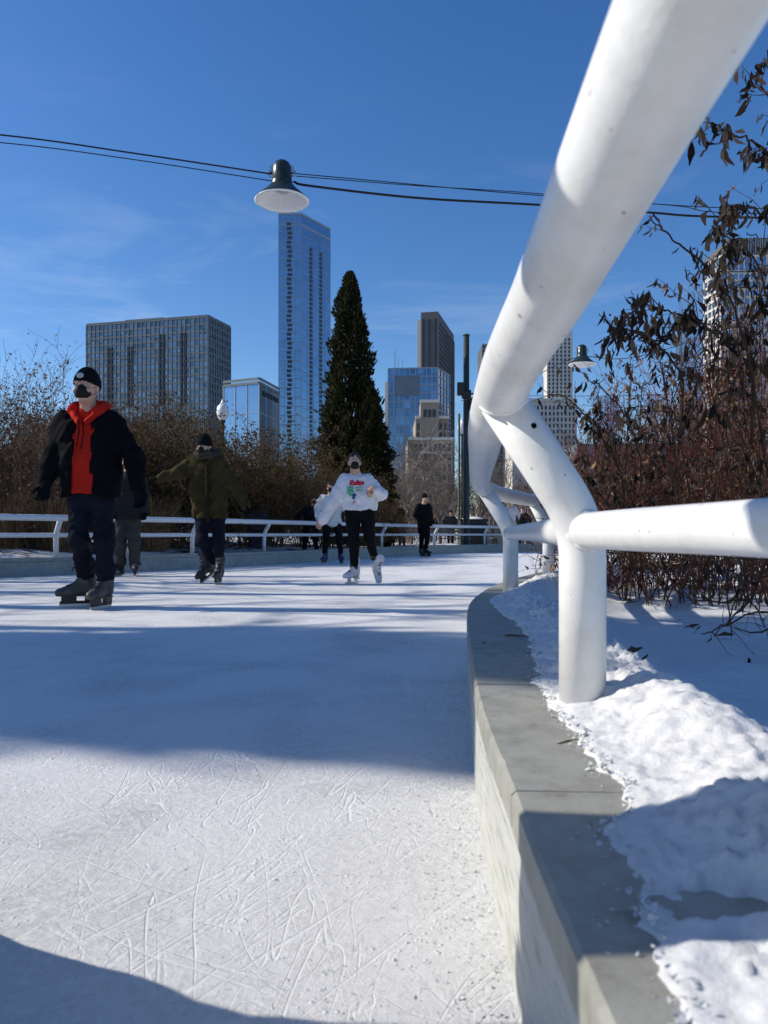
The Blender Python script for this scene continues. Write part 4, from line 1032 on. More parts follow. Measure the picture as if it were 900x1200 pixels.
def skate_meshes(h,kind):
    f=Field((-.08,-.24,.04),(.08,.13,.36),h)
    f.cone((0,.035,.32),(0,.035,.17),.056,.052,.02).cone((0,.04,.2),(0,.055,.12),.05,.043,.03).cone((0,.03,.14),(0,-.11,.115),.045,.042,.03).cone((0,-.09,.115),(0,-.165,.108),.043,.036,.03)
    f.cone((0,-.0,.21),(0,-.05,.16),.036,.034,.03)
    f.cut((0,0,.33),(0,-.25,1)); f.cut((0,0,.083),(0,0,-1)); return f.mesh('skate_boot',None)
def make_skate_proto(kind,h=.008):
    """one skate about the origin, blade on z = 0, toe towards -Y; returns list of (name, mesh, material)"""
    out=[]; boot={'hockey':BOOTG,'white':BOOTW,'black':BOOTK,'blue':BOOTB}[kind]
    bm_=skate_meshes(h,kind); bm_.materials.append(boot); out.append(('boot',bm_))
    b=MB(); hold=PLAST if kind in('hockey','black','blue') else WPLAST
    if kind=='hockey':
        b.box((0,.055,.06),(.03,.085,.048)); b.box((0,-.10,.06),(.03,.11,.048)); b.box((0,-.03,.035),(.016,.27,.022)); b.box((0,-.03,.086),(.062,.25,.010))
    elif kind=='white':
        b.box((0,.06,.072),(.05,.07,.034)); b.box((0,-.06,.084),(.068,.22,.012)); b.box((0,.055,.042),(.010,.04,.03)); b.box((0,-.09,.055),(.010,.06,.05))
    else:
        b.box((0,.055,.06),(.028,.07,.048)); b.box((0,-.10,.06),(.028,.09,.048)); b.box((0,-.03,.032),(.012,.26,.02)); b.box((0,-.03,.085),(.062,.25,.010))
    out.append(('blade_holder',b.mesh('blade_holder',hold if kind!='white' else STEEL)))
    b=MB(); pts=[(-.175,.022),(-.165,.006),(-.12,.0),(.06,.0),(.105,.008),(.115,.025),(.1,.030),(-.16,.030)]; n=len(pts)
    b.add([(-.0022,y,z) for y,z in pts]+[(.0022,y,z) for y,z in pts],[tuple(range(n)),tuple(range(n,2*n))[::-1]]+[(i,(i+1)%n+0,(i+1)%n+n,i+n)[::-1] for i in range(n)])
    out.append(('blade',b.mesh('skate_blade',STEEL)))
    b=MB()
    for k in range(6):
        t=k/5; y=-.095+.075*min(1,t*1.4)+.012*t; z=.158+.022*t*2+max(0,t-.5)*.20; w=.026
        y+=-.010
        b.tube([(-w,y+.012,z-.008),(-w*.3,y-.012,z+.004),(w*.4,y-.010,z+.010),(w,y+.012,z+.004)],.0042,5)
        b.tube([(w,y+.012,z-.006),(0,y-.014,z+.006),(-w,y+.012,z+.010)],.0042,5)
    if kind=='hockey': b.tube([(0,-.02,.30),(.03,-.06,.31),(.055,-.075,.29)],.004,5); b.tube([(0,-.02,.30),(-.03,-.07,.30),(-.05,-.08,.27)],.004,5)
    out.append(('laces',b.mesh('skate_laces',LACEK if kind in('hockey','white') else LACE)))
    return out
PROTO={}
def add_skate(root,kind,pos,yaw,pitch=0,roll=0,s=1.0):
    if kind not in PROTO: PROTO[kind]=make_skate_proto(kind)
    k=empty('skate',pos); k.parent=root; k.rotation_euler=(pitch,roll,yaw); k.scale=(s,s,s)
    # the boot is the part, its pieces hang from it
    boot=None
    bpy.data.objects.remove(k)
    for n,me in PROTO[kind]:
        if boot is None:
            boot=link('skate',me,root); boot.location=pos; boot.rotation_euler=(pitch,roll,yaw); boot.scale=(s,s,s)
        else: link(n,me,boot)
    return boot

def hand(f, w, d, pn, s=1.0, side=1, curl=.9, op_k=.008):
    """w wrist, d direction of the hand, pn palm normal; five fingers curling towards the palm"""
    w=np.array(w,float); d=np.array(d,float)/np.linalg.norm(d); pn=np.array(pn,float); pn-=d*(pn@d); pn/=np.linalg.norm(pn); u=np.cross(d,pn)*side
    f.cone(w-d*.02*s,w+d*.03*s,.027*s,.031*s,.02); 
    for o in (-.022,0,.022): f.cone(w+d*.03*s+u*o*s*.7,w+d*.085*s+u*o*s*1.15,.019*s,.016*s,.012)
    for o,l in ((-.033,.060),(-.011,.078),(.012,.083),(.034,.072)):
        p=w+d*.088*s+u*o*s; c=curl; d1=d*math.cos(.45*c)+pn*math.sin(.45*c); d2=d*math.cos(1.2*c)+pn*math.sin(1.2*c); d3=d*math.cos(1.8*c)+pn*math.sin(1.8*c)
        q=p+d1*l*.45*s; r=q+d2*l*.33*s; t=r+d3*l*.24*s
        f.cone(p-d*.01,q,.0105*s,.0095*s,.006).cone(q,r,.0095*s,.0088*s,.005).cone(r,t,.0088*s,.0075*s,.005)
    p=w+d*.035*s+u*.026*s; q=p+(d*.55+u*.6+pn*.35)*.045*s; r=q+(d*.8+u*.15+pn*.45)*.04*s
    f.cone(p,q,.015*s,.012*s,.012).cone(q,r,.012*s,.009*s,.006)

class Person:
    def __init__(s,label,px,d,group=None,rz=0,gy=None):
        s.d=d; s.k=d/900.; s.px=px; s.gy=HOR+CAMZ*900/d
        s.root=empty('person',(P2(px,d)[0],d,0),rz); tag(s.root,label,'person',group)
    def J(s,px,py,y=0): return np.array([(px-s.px)*s.k,y,(s.gy-py)*s.k])
    def add(s,name,f,m,par=None): return link(name,f.mesh(name,m),par or s.root)
def yawrot(a,t=0):
    c,s_=math.cos(a),math.sin(a); q=np.array([[c,-s_,0],[s_,c,0],[0,0,1.]]); ct,st=math.cos(t),math.sin(t); return q@np.array([[1,0,0],[0,ct,-st],[0,st,ct]])
def head_shape(f,c,hh,yaw=0,tilt=0,q=None):
    """c centre of the head, hh its height; face towards -Y before turning"""
    q=yawrot(yaw,tilt); c=np.array(c,float); s=hh/.235
    g=lambda x,y,z: c+q@np.array([x,y,z])*s
    f.ell(g(0,.012,.028),np.array([.074,.094,.092])*s,.02,rot=q); f.ell(g(0,-.022,-.045),np.array([.056,.066,.075])*s,.03,rot=q)
    f.ell(g(0,-.062,-.095),np.array([.026,.022,.020])*s,.02)                    # chin
    for x in (-1,1):
        f.ell(g(.032*x,-.089,.008),np.array([.017,.012,.011])*s,op='c'); f.ell(g(.032*x,-.073,.006),np.array([.014,.014,.013])*s,.004)   # sockets and lids
        f.ell(g(.045*x,-.062,-.030),np.array([.022,.022,.02])*s,.02)               # cheek
        f.ell(g(.077*x,.014,-.002),np.array([.009,.020,.032])*s,.008,rot=q)        # ear
        f.cone(g(.014*x,-.091,.026),g(.044*x,-.080,.027),.008*s,.006*s,.012)        # brow
    f.cone(g(0,-.090,.012),g(0,-.108,-.024),.008*s,.012*s,.01); f.ell(g(.011,-.098,-.028),np.array([.009,.01,.007])*s,.006); f.ell(g(-.011,-.098,-.028),np.array([.009,.01,.007])*s,.006)
    f.cone(g(-.018,-.083,-.056),g(.018,-.083,-.056),.007*s,.007*s,.008); f.cone(g(-.015,-.081,-.068),g(.015,-.081,-.068),.008*s,.008*s,.008)
    return g,s,q
def face_bits(P,body,g,s,q):
    for x in (-1,1):
        b=MB(); b.lathe([(0,-.008),(.006,-.006),(.0085,0),(.006,.006),(0,.008)],seg=10); o=b.build('eye',EYEW,body,True); o.location=g(.032*x,-.080,.007); o.scale=(s*1.15,s*.9,s*.75)
        b=MB(); b.lathe([(0,-.005),(.004,-.003),(.005,0),(.004,.003),(0,.005)],seg=10); o=b.build('iris',EYE,body,True); o.location=g(.032*x,-.0855,.007); o.scale=(s,s*.6,s)
        b=MB(); b.tube([(-.016,0,0),(-.003,-.004,.005),(.015,.004,.0)],[.002,.0035,.002],5); o=b.build('eyebrow',HAIR,body,True); o.location=g(.030*x,-.0885,.028); o.scale=(s,s,s)
def mask_shape(P,g,s,q,h=.006,m=None,body=None):
    c=g(0,-.05,-.04); f=Field(c-.13,c+.13,h)
    f.ell(g(0,-.050,-.042),np.array([.060,.058,.056])*s,.02,rot=q); f.ell(g(0,-.088,-.038),np.array([.027,.034,.040])*s,.03)
    f.cut(g(0,-.02,0),q@np.array([0,1,.15])); f.cut(g(0,-.05,.004),q@np.array([0,.5,1])); o=P.add('face_mask',f,m or MASK)
    b=MB()
    for x in (-1,1):
        b.tube([g(.050*x,-.05,-.012),g(.072*x,-.012,.0),g(.082*x,.022,.012)],.002,4); b.tube([g(.050*x,-.05,-.065),g(.070*x,-.01,-.05),g(.082*x,.022,-.012)],.002,4)
    b.build('ear_loop',m or MASK,o)
    return o
def beanie(P,g,s,q,h=.006,m=None,low=.030,fold=True):
    c=g(0,.01,.06); f=Field(c-.17,c+.17,h)
    f.ell(g(0,.012,.040),np.array([.086,.106,.100])*s,.01,rot=q); f.ell(g(0,.018,.075),np.array([.070,.085,.085])*s,.03,rot=q); f.cut(g(0,-.05,low),q@np.array([0,-.18,-1])); o=P.add('beanie',f,m or KNIT)
    if fold:
        f=Field(c-.17,c+.17,h); f.ell(g(0,.012,.036),np.array([.091,.111,.112])*s,.01,rot=q); f.cut(g(0,-.05,low-.004),q@np.array([0,-.18,-1])); f.cut(g(0,-.05,low+.058),q@np.array([0,.18,1])); link('beanie_cuff',f.mesh('beanie_cuff',m or KNIT),o)
    return o
def torso(f,hipL,hipR,shL,shR,neck,r0,r1,k=.06,dy=0):
    """two-column torso so that it is wider than deep"""
    hL,hR,sL,sR=[np.array(v,float) for v in (hipL,hipR,shL,shR)]
    for t in (0.12,.5,.88):
        a=hL*(1-t)+hR*t; b=sL*(1-t)+sR*t; f.cone(a,a*.5+b*.5,r0,(r0+r1)/2,k).cone(a*.5+b*.5,b+np.array([0,0,-.06]),(r0+r1)/2,r1,k)
    f.cone(sL*.82+sR*.18,sR*.82+sL*.18,r1*.62,r1*.62,k)
    if neck is not None: f.cone((sL+sR)/2+np.array([0,.0,-.02]),neck,.075,.055,k)

# ---- man in the red hood
random.seed(3)
P=Person('tall man in a black jacket over a red hoodie, black beanie with pale badge',105,6.2)
J=P.J
hd=J(103,456,-.03); neck=J(102.5,475,.02); shL=J(74,493,.02); shR=J(131,493,.02); elL=J(61,531,.04); elR=J(155,536,.05); wrL=J(57.5,566,-.05); wrR=J(164,574,-.03)
hipL=J(93,592,.03); hipR=J(117,592,.03); knL=J(93,632,-.03); knR=J(123.5,632,-.02); anL=J(91,676,.19); anR=J(122,677,.02)
bx=((-.55,-.42,-.02),(.6,.42,2.05))
f=Field(*bx,.008); torso(f,hipL*.8+hipR*.2,hipR*.8+hipL*.2,shL*.85+shR*.15,shR*.85+shL*.15,neck,.06,.055,.03); g,s,q=head_shape(f,hd,.262,R(-8),R(-4))
f.cone(neck+[0,0,-.05],hd+[0,.02,-.07],.060,.058,.03)
for a,b,c in ((shL,elL,wrL),(shR,elR,wrR)): f.cone(a,b,.04,.036,.03).cone(b,c,.036,.026,.03)
for a,b,c in ((hipL,knL,anL),(hipR,knR,anR)): f.cone(a,b,.045,.036,.015).cone(b,c,.036,.03,.015)
body=P.add('body',f,SKIN); face_bits(P,body,g,s,q); mask_shape(P,g,s,q); bn=beanie(P,g,s,q)
b=MB(); b.lathe([(0,.004),(.016,.0035),(.024,0),(.024,-.004)],seg=18); bo=b.build('badge',BADGE,bn,True); bo.location=g(.004,-.1015,.069); bo.rotation_euler=(R(80),0,R(-8)); bo.scale=(1.15*s,.85*s,s)
# trousers
f=Field(*bx,.009); f.cone(hipL+[-.0,0,.05],hipR+[0,0,.05],.112,.112,.03)
for a,b,c in ((hipL,knL,anL),(hipR,knR,anR)):
    f.cone(a,b,.100,.078,.03).cone(b,c+[0,0,-.01],.078,.062,.03).cone(c+[0,0,.10],c+[0,0,-.0],.068,.068,.03)
f.cut(J(105,681),(0,0,-1)); f.fold(.006,26,10,30,1.); f.fold(.004,50,24,70,.4); P.add('trousers',f,NAVY)
# hoodie
f=Field(*bx,.009); torso(f,hipL+[.01,-.01,.03],hipR+[-.01,-.01,.03],shL*.85+shR*.15,shR*.85+shL*.15,None,.110,.090,.04); f.cone(neck+[0,.03,-.07],neck+[0,.05,-.02],.105,.09,.04); f.cut(J(105,579),(0,0,-1)); f.fold(.005,30,8,24,2.)
def opening(f):
    X,Y,Z=f.ax[0][:,None,None],f.ax[1][None,:,None],f.ax[2][None,None,:]
    zz=(neck[2]-Z); wl=.062+.03*np.clip(1-zz/.12,0,1)+.015*np.clip((zz-.2)/.5,0,1); xc=neck[0]+.005-.035*np.clip(zz/.7,0,1)
    return np.abs(X-xc)-wl
Z_=f.ax[2][None,None,:]; f.f=np.maximum(f.f,np.where(Z_<neck[2]-.10,opening(f)-.025,-1.)+0*f.f)
f.cone(neck+[0,-.10,.03],neck+[0,-.02,.14],.055,.06,op='c'); hood=P.add('hoodie',f,REDC)
f=Field(*bx,.009)                           # hood lying round the neck
for a in np.linspace(-2.0,2.0,13):
    p=neck+np.array([math.sin(a)*.125,.015+math.cos(a)*.105,-.055+.075*(math.cos(a)*.5+.5)]); p2=neck+np.array([math.sin(a+.33)*.125,.015+math.cos(a+.33)*.105,-.055+.075*(math.cos(a+.33)*.5+.5)])
    f.cone(p,p2,.036,.036,.03)
f.cone(neck+[-.115,-.04,-.05],neck+[-.03,-.125,-.15],.032,.024,.03).cone(neck+[.115,-.04,-.05],neck+[.03,-.125,-.15],.032,.024,.03); f.fold(.004,40,20,40,.5); link('hood',f.mesh('hood',REDC),hood)
b=MB()
for x0,l in ((-.022,.22),(.012,.24)): b.tube([neck+[x0,-.145,-.13],neck+[x0+.008,-.158,-.13-l*.5],neck+[x0-.012,-.160,-.13-l]],.005,6)
b.build('drawstring',BLACK,hood)
# jacket
f=Field(*bx,.009); torso(f,hipL+[-.035,.01,-.03],hipR+[.045,.01,-.03],shL+[0,.01,0],shR+[0,.01,0],None,.132,.118,.05)
for a,b,c in ((shL,elL,wrL),(shR,elR,wrR)): f.cone(a+[0,.01,-.01],b,.088,.074,.04).cone(b,c+(b-c)*.06,.085,.062,.04)
f.cut(J(105,583),(0,0,-1)); f.fold(.008,24,14,22,.3); f.fold(.004,52,30,46,1.3)
cx=neck[0]                                  # open front
X,Y,Z=f.ax[0][:,None,None],f.ax[1][None,:,None],f.ax[2][None,None,:]
zz=(neck[2]-Z); wl=.062+.03*np.clip(1-zz/.12,0,1)+.015*np.clip((zz-.2)/.5,0,1); xc=cx+.005-.035*np.clip(zz/.7,0,1)
d=np.maximum(np.abs(X-xc)-wl,Y+.0); f.f=np.maximum(f.f,-(d+0*f.f))
jk=P.add('jacket',f,BLACK)
for w,e,sd_ in ((wrL,elL,1),(wrR,elR,-1)):
    c=w; f=Field(c-.17,c+.17,.006); f.cone(w+(e-w)*.18,w,.047,.042,.02); hand(f,w,w-e+np.array([0,0,-.05]),(.1*sd_,-.9,0),1.18,sd_,.75); P.add('glove',f,KNIT)
add_skate(P.root,'hockey',(J(92,713)[0]-.03,.17,0),R(-68),0,0,1.08); add_skate(P.root,'hockey',(J(121,713)[0],-.0,0),R(-12),0,0,1.06)

# ---- woman in the printed sweatshirt
P=Person('woman in a white sweatshirt with colourful print, black leggings and white skates',417,9.3); J=P.J
hd=J(415.5,542.5,-.02); neck=J(416.5,552.5,.0); shL=J(403,563.5,.01); shR=J(431,563.5,.01); elL=J(390,588,.0); elR=J(447,580,-.02); wrL=J(378,610,-.06); wrR=J(439,575,-.14)
hipL=J(413,604,.03); hipR=J(431,604,.03); knL=J(415,636,-.04); knR=J(433,631,.02); anL=J(415.5,667,.0); anR=J(438,653,.14)
bx=((-.6,-.4,-.02),(.55,.45,1.75))
f=Field(*bx,.008); torso(f,hipL*.8+hipR*.2,hipR*.8+hipL*.2,shL*.85+shR*.15,shR*.85+shL*.15,neck,.06,.055,.03); g,s,q=head_shape(f,hd,.225,R(6),R(-2)); f.cone(neck+[0,.0,-.04],hd+[0,.015,-.06],.044,.043,.03)
for a,b,c,sd_ in ((shL,elL,wrL,1),(shR,elR,wrR,-1)): f.cone(a,b,.04,.034,.03).cone(b,c,.034,.024,.03); hand(f,c,c-b,(0,-.5,-.3),.85,sd_)
for a,b,c in ((hipL,knL,anL),(hipR,knR,anR)): f.cone(a,b,.045,.036,.015).cone(b,c,.036,.03,.015)
body=P.add('body',f,SKIN); face_bits(P,body,g,s,q); mask_shape(P,g,s,q)
c=g(0,.01,.03); f=Field(c-.16,c+.16,.006); f.ell(g(0,.025,.042),np.array([.083,.098,.096])*s,.02,rot=q); f.ell(g(0,.085,-.02),np.array([.055,.04,.06])*s,.04); f.ell(g(.0,.115,.03),np.array([.035,.035,.035])*s,.02)
f.ell(g(0,-.115,-.02),np.array([.062,.085,.072])*s,op='c'); f.fold(.003,60,20,30); P.add('hair',f,HAIR)
f=Field(*bx,.009); f.cone(hipL+[0,0,.05],hipR+[0,0,.05],.088,.088,.05)
for a,b,c in ((hipL,knL,anL),(hipR,knR,anR)): f.cone(a,b,.094,.064,.05).cone(b,c,.064,.048,.04)
f.cut(anL+[0,0,.02],(0,0,-1)); f.fold(.003,30,9,26); P.add('leggings',f,LEG)
for a,b in ((anL,knL),(anR,knR)):
    dv=(b-a)/np.linalg.norm(b-a); bb=MB(); bb.tube([a+dv*.005,a+dv*.035],[.056,.056],14); bb.build('legging_cuff',GREYC,P.root,True)
f=Field(*bx,.009); torso(f,hipL+[-.012,0,.06],hipR+[.015,0,.06],shL,shR,None,.130,.108,.05); f.cone(neck+[0,0,-.08],neck+[0,.0,-.035],.085,.058,.05); f.cut(J(417,598),(0,0,-1))
f.cone(shL,elL,.085,.080,.04).cone(elL,wrL,.080,.058,.04); f.cone(shR,elR,.085,.066,.04).cone(elR,wrR,.066,.050,.03)
f.cone(wrL+(elL-wrL)*.1,wrL+(wrL-elL)*.08,.052,.046,.02); f.fold(.008,22,11,20,.8); f.fold(.004,44,30,52,1.9)
f.cone(neck+[0,-.01,-.0],neck+[0,0,.2],.052,.06,op='c'); sw=P.add('sweatshirt',f,WHITEC)
# the print: a line of looping red lettering over green, blue and pink shapes, wrapped on the chest
def on_front(px,py,Y0=-.155): p=J(px,py,0); x=p[0]-.03; return Vector((p[0],-.150+.9*x*x-.012*math.cos(x*12),p[2]))
from mathutils.bvhtree import BVHTree
bt_=BVHTree.FromPolygons([v.co.copy() for v in sw.data.vertices],[tuple(p.vertices) for p in sw.data.polygons])
def snap(px,py,off=.004):
    p=J(px,py,0); h=bt_.ray_cast(Vector((p[0],-2,p[2])),Vector((0,1,0))); return Vector((p[0],(h[0].y if h[0] else -.15)-off,p[2]))
RED_=mat('red_print',(.62,.02,.05),.7,.2); GRN=mat('green_print',(.12,.45,.30),.7,.2); BLU=mat('blue_print',(.03,.08,.25),.7,.2); PNK=mat('pink_print',(.60,.25,.35),.7,.2); GRY=mat('pale_green_print',(.38,.55,.48),.7,.2)
def stroke(name,pts,m,w):
    b=MB(); b.tube([snap(*p) for p in spline(pts,4)],w,5); b.build(name,m,sw)
x0=411
for pts in ([(411,564.5),(411,569.5)],[(411,564.5),(413.5,563.6),(414,566),(411.5,567),(414.5,569.5)],[(415.8,568.8),(415,566.5),(417,565.8),(417.2,568.8),(415.8,569.2)],[(418.6,563.5),(418.6,569)],[(419.6,563.3),(420,569)],[(421,567.3),(423,566.3),(422,565),(421,567),(422,569),(423.3,568)],[(424.2,565.2),(424.6,568.6)],[(424.6,566),(426,565),(426.2,568.4)]): stroke('print_lettering',[(a,b) for a,b in pts],RED_,.0085)
for pts,m,w in (([(408,574),(411,572.5),(414,574)],GRN,.022),([(407.5,578),(411,577),(414.5,578)],GRN,.024),([(410,581),(413,580)],GRN,.018),([(413,582),(415,580.5),(417,582)],BLU,.02),([(413.5,584.5),(416,584)],BLU,.016),([(415,588),(415.6,590.5)],PNK,.015),([(417,573),(421,572.5),(425,573)],GRY,.018),([(418,576.5),(422,576),(425,576.5)],GRY,.014)): stroke('print_shape',pts,m,w)
c=wrR; f=Field(c-.15,c+.15,.006); hand(f,wrR,(-.6,-.35,-.4),(0,.6,-.6),.85,-1,1.5); P.add('hand',f,SKIN2)
add_skate(P.root,'white',(J(414.5,684)[0],-.02,0),R(-38),0,0,.93)
add_skate(P.root,'white',(J(440,667)[0]-.02,.10,.10),R(22),R(52),0,.93)

# ---- skater in the olive parka
P=Person('skater in a long olive parka and dark beanie, one arm stretched out, black skates',245,9.3); J=P.J
hd=J(240,523.5,-.03); neck=J(240,531,.02); shL=J(229,540,.02); shR=J(255,541,.02); elL=J(211,554,-.02); elR=J(275,570,.0); wrL=J(190,561,-.08); wrR=J(288,592,-.06)
hipL=J(237,606,.03); hipR=J(254,606,.03); knL=J(238,632,-.06); knR=J(257,633,-.02); anL=J(246,658,.16); anR=J(258,663,.0)
bx=((-.75,-.4,-.02),(.65,.45,1.95))
f=Field(*bx,.010); torso(f,hipL*.8+hipR*.2,hipR*.8+hipL*.2,shL*.85+shR*.15,shR*.85+shL*.15,neck,.06,.055,.03); g,s,q=head_shape(f,hd,.23,R(-22),R(8)); f.cone(neck+[0,.0,-.04],hd+[0,.015,-.06],.05,.05,.03)
for a,b,c in ((shL,elL,wrL),(shR,elR,wrR)): f.cone(a,b,.04,.034,.03).cone(b,c,.034,.024,.03)
for a,b,c in ((hipL,knL,anL),(hipR,knR,anR)): f.cone(a,b,.045,.036,.015).cone(b,c,.036,.03,.015)
body=P.add('body',f,SKIN); face_bits(P,body,g,s,q); mask_shape(P,g,s,q); beanie(P,g,s,q,.007,low=.012)
f=Field(*bx,.010); f.cone(hipL+[0,0,.03],hipR+[0,0,.03],.095,.095,.05)
for a,b,c in ((hipL,knL,anL),(hipR,knR,anR)): f.cone(a,b,.098,.070,.05).cone(b,c+[0,0,.0],.070,.054,.04)
f.cut(anR+[0,0,-.03],(0,0,-1)); f.fold(.005,28,10,28); P.add('trousers',f,NAVY)
f=Field(*bx,.010); torso(f,hipL+[-.01,0,-.03],hipR+[.015,0,-.03],shL+[0,0,-.03],shR+[0,0,-.03],None,.140,.118,.05); f.cut(J(245,607.5),(0,0,-1))
f.cone(shL,elL,.088,.078,.05).cone(elL,wrL,.078,.058,.05).cone(shR,elR,.088,.080,.05).cone(elR,wrR,.085,.062,.05)
f.fold(.009,22,12,24,1.7); f.fold(.004,50,20,46,.2)
d=np.abs(f.ax[0][:,None,None]-(J(241,560)[0]+.12*(f.ax[2][None,None,:]-1.2)*-.05)); f.f=np.maximum(f.f,-np.maximum(d-.012,f.ax[1][None,:,None]+.125).astype(np.float32))
pk=P.add('parka',f,OLIVE)
f=Field(*bx,.010)
for yy in np.linspace(545,604,9):
    p=J(246,yy,-.150); f.cone(p,J(246.5+.5*math.sin(yy),yy+7,-.150),.020+.004*math.sin(yy*.7),.022,.02)
link('front_placket',f.mesh('front_placket',mat('dark_olive_placket',(.025,.019,.010),.9,.05)),pk)
b=MB()
for (a,c_) in (((233,577),(239,578)),((248,580),(257,580))): b.bar(Vector(J(*a,-.165)),Vector(J(*c_,-.165)),.03,.012)
b.build('pocket_flap',OLIVE,pk)
f=Field(*bx,.010)
for a in np.linspace(-2.3,2.3,15):
    rr=lambda a_: neck+np.array([math.sin(a_)*.12+.02,.03+math.cos(a_)*.10,-.02+.03*math.cos(a_)])
    f.cone(rr(a),rr(a+.33),.05,.05,.03)
f.cone(hd+[.05,-.05,-.10],hd+[-.03,-.06,-.125],.055,.05,.03); f.fold(.010,70,60,70,.4); link('fur_hood',f.mesh('fur_hood',mat('dark_fur',(.035,.028,.02),.95,.1,(.09,.075,.055),60,.8,90)),pk)
for w,e,sd_ in ((wrL,elL,1),(wrR,elR,-1)):
    f=Field(w-.17,w+.17,.007); f.cone(w+(e-w)*.1,w,.042,.038,.02); hand(f,w,w-e,(0,-.4,-.9),1.08,sd_,.7); P.add('glove',f,KNIT)
add_skate(P.root,'black',(J(257.5,684)[0],-.05,0),R(-4)); add_skate(P.root,'black',(J(243,677)[0],.18,.07),R(-40),R(30))

# ---- person half hidden behind the tall man
P=Person('skater in dark coat and grey trousers, half hidden behind the man in the red hoodie',149,11.0); J=P.J
hd=J(150,541,0); neck=J(150,552,.02); shL=J(136,560,.02); shR=J(163,560,.02); elL=J(133,580,.04); elR=J(169,581,.0); wrL=J(134,598,-.05); wrR=J(170,598,-.06)
hipL=J(143,612,.02); hipR=J(156,612,.02); knL=J(142,636,-.03); knR=J(158,636,-.03); anL=J(140,660,.02); anR=J(158,660,.0)
bx=((-.5,-.4,-.02),(.5,.4,1.85))
f=Field(*bx,.012); torso(f,hipL*.8+hipR*.2,hipR*.8+hipL*.2,shL*.85+shR*.15,shR*.85+shL*.15,neck,.06,.055,.03); g,s,q=head_shape(f,hd,.225); f.cone(neck+[0,.0,-.04],hd+[0,.015,-.06],.05,.05,.03)
for a,b,c in ((shL,elL,wrL),(shR,elR,wrR)): f.cone(a,b,.04,.034,.03).cone(b,c,.034,.024,.03)
for a,b,c in ((hipL,knL,anL),(hipR,knR,anR)): f.cone(a,b,.045,.036,.015).cone(b,c,.036,.03,.015)
body=P.add('body',f,SKIN); face_bits(P,body,g,s,q); beanie(P,g,s,q,.008,DGREY)
f=Field(*bx,.012)
for a,b,c in ((hipL,knL,anL),(hipR,knR,anR)): f.cone(a,b,.105,.085,.03).cone(b,c+[0,0,-.02],.085,.080,.03)
f.cut(anL+[0,0,-.03],(0,0,-1)); f.fold(.007,26,10,24); P.add('trousers',f,GREYC)
f=Field(*bx,.012); torso(f,hipL+[-.02,0,-.02],hipR+[.03,0,-.02],shL,shR,neck,.13,.11,.05); f.cut(J(149,608),(0,0,-1))
for a,b,c in ((shL,elL,wrL),(shR,elR,wrR)): f.cone(a,b,.09,.078,.05).cone(b,c,.078,.06,.04)
f.fold(.007,24,12,22); P.add('coat',f,DGREY)
for w,e,sd_ in ((wrL,elL,1),(wrR,elR,-1)):
    f=Field(w-.17,w+.17,.009); hand(f,w,w-e,(0,-.9,0),1.1,sd_,.7); P.add('glove',f,KNIT)
add_skate(P.root,'black',(J(139,675)[0],.0,0),R(-30)); add_skate(P.root,'black',(J(158,675)[0],-.02,0),R(25))

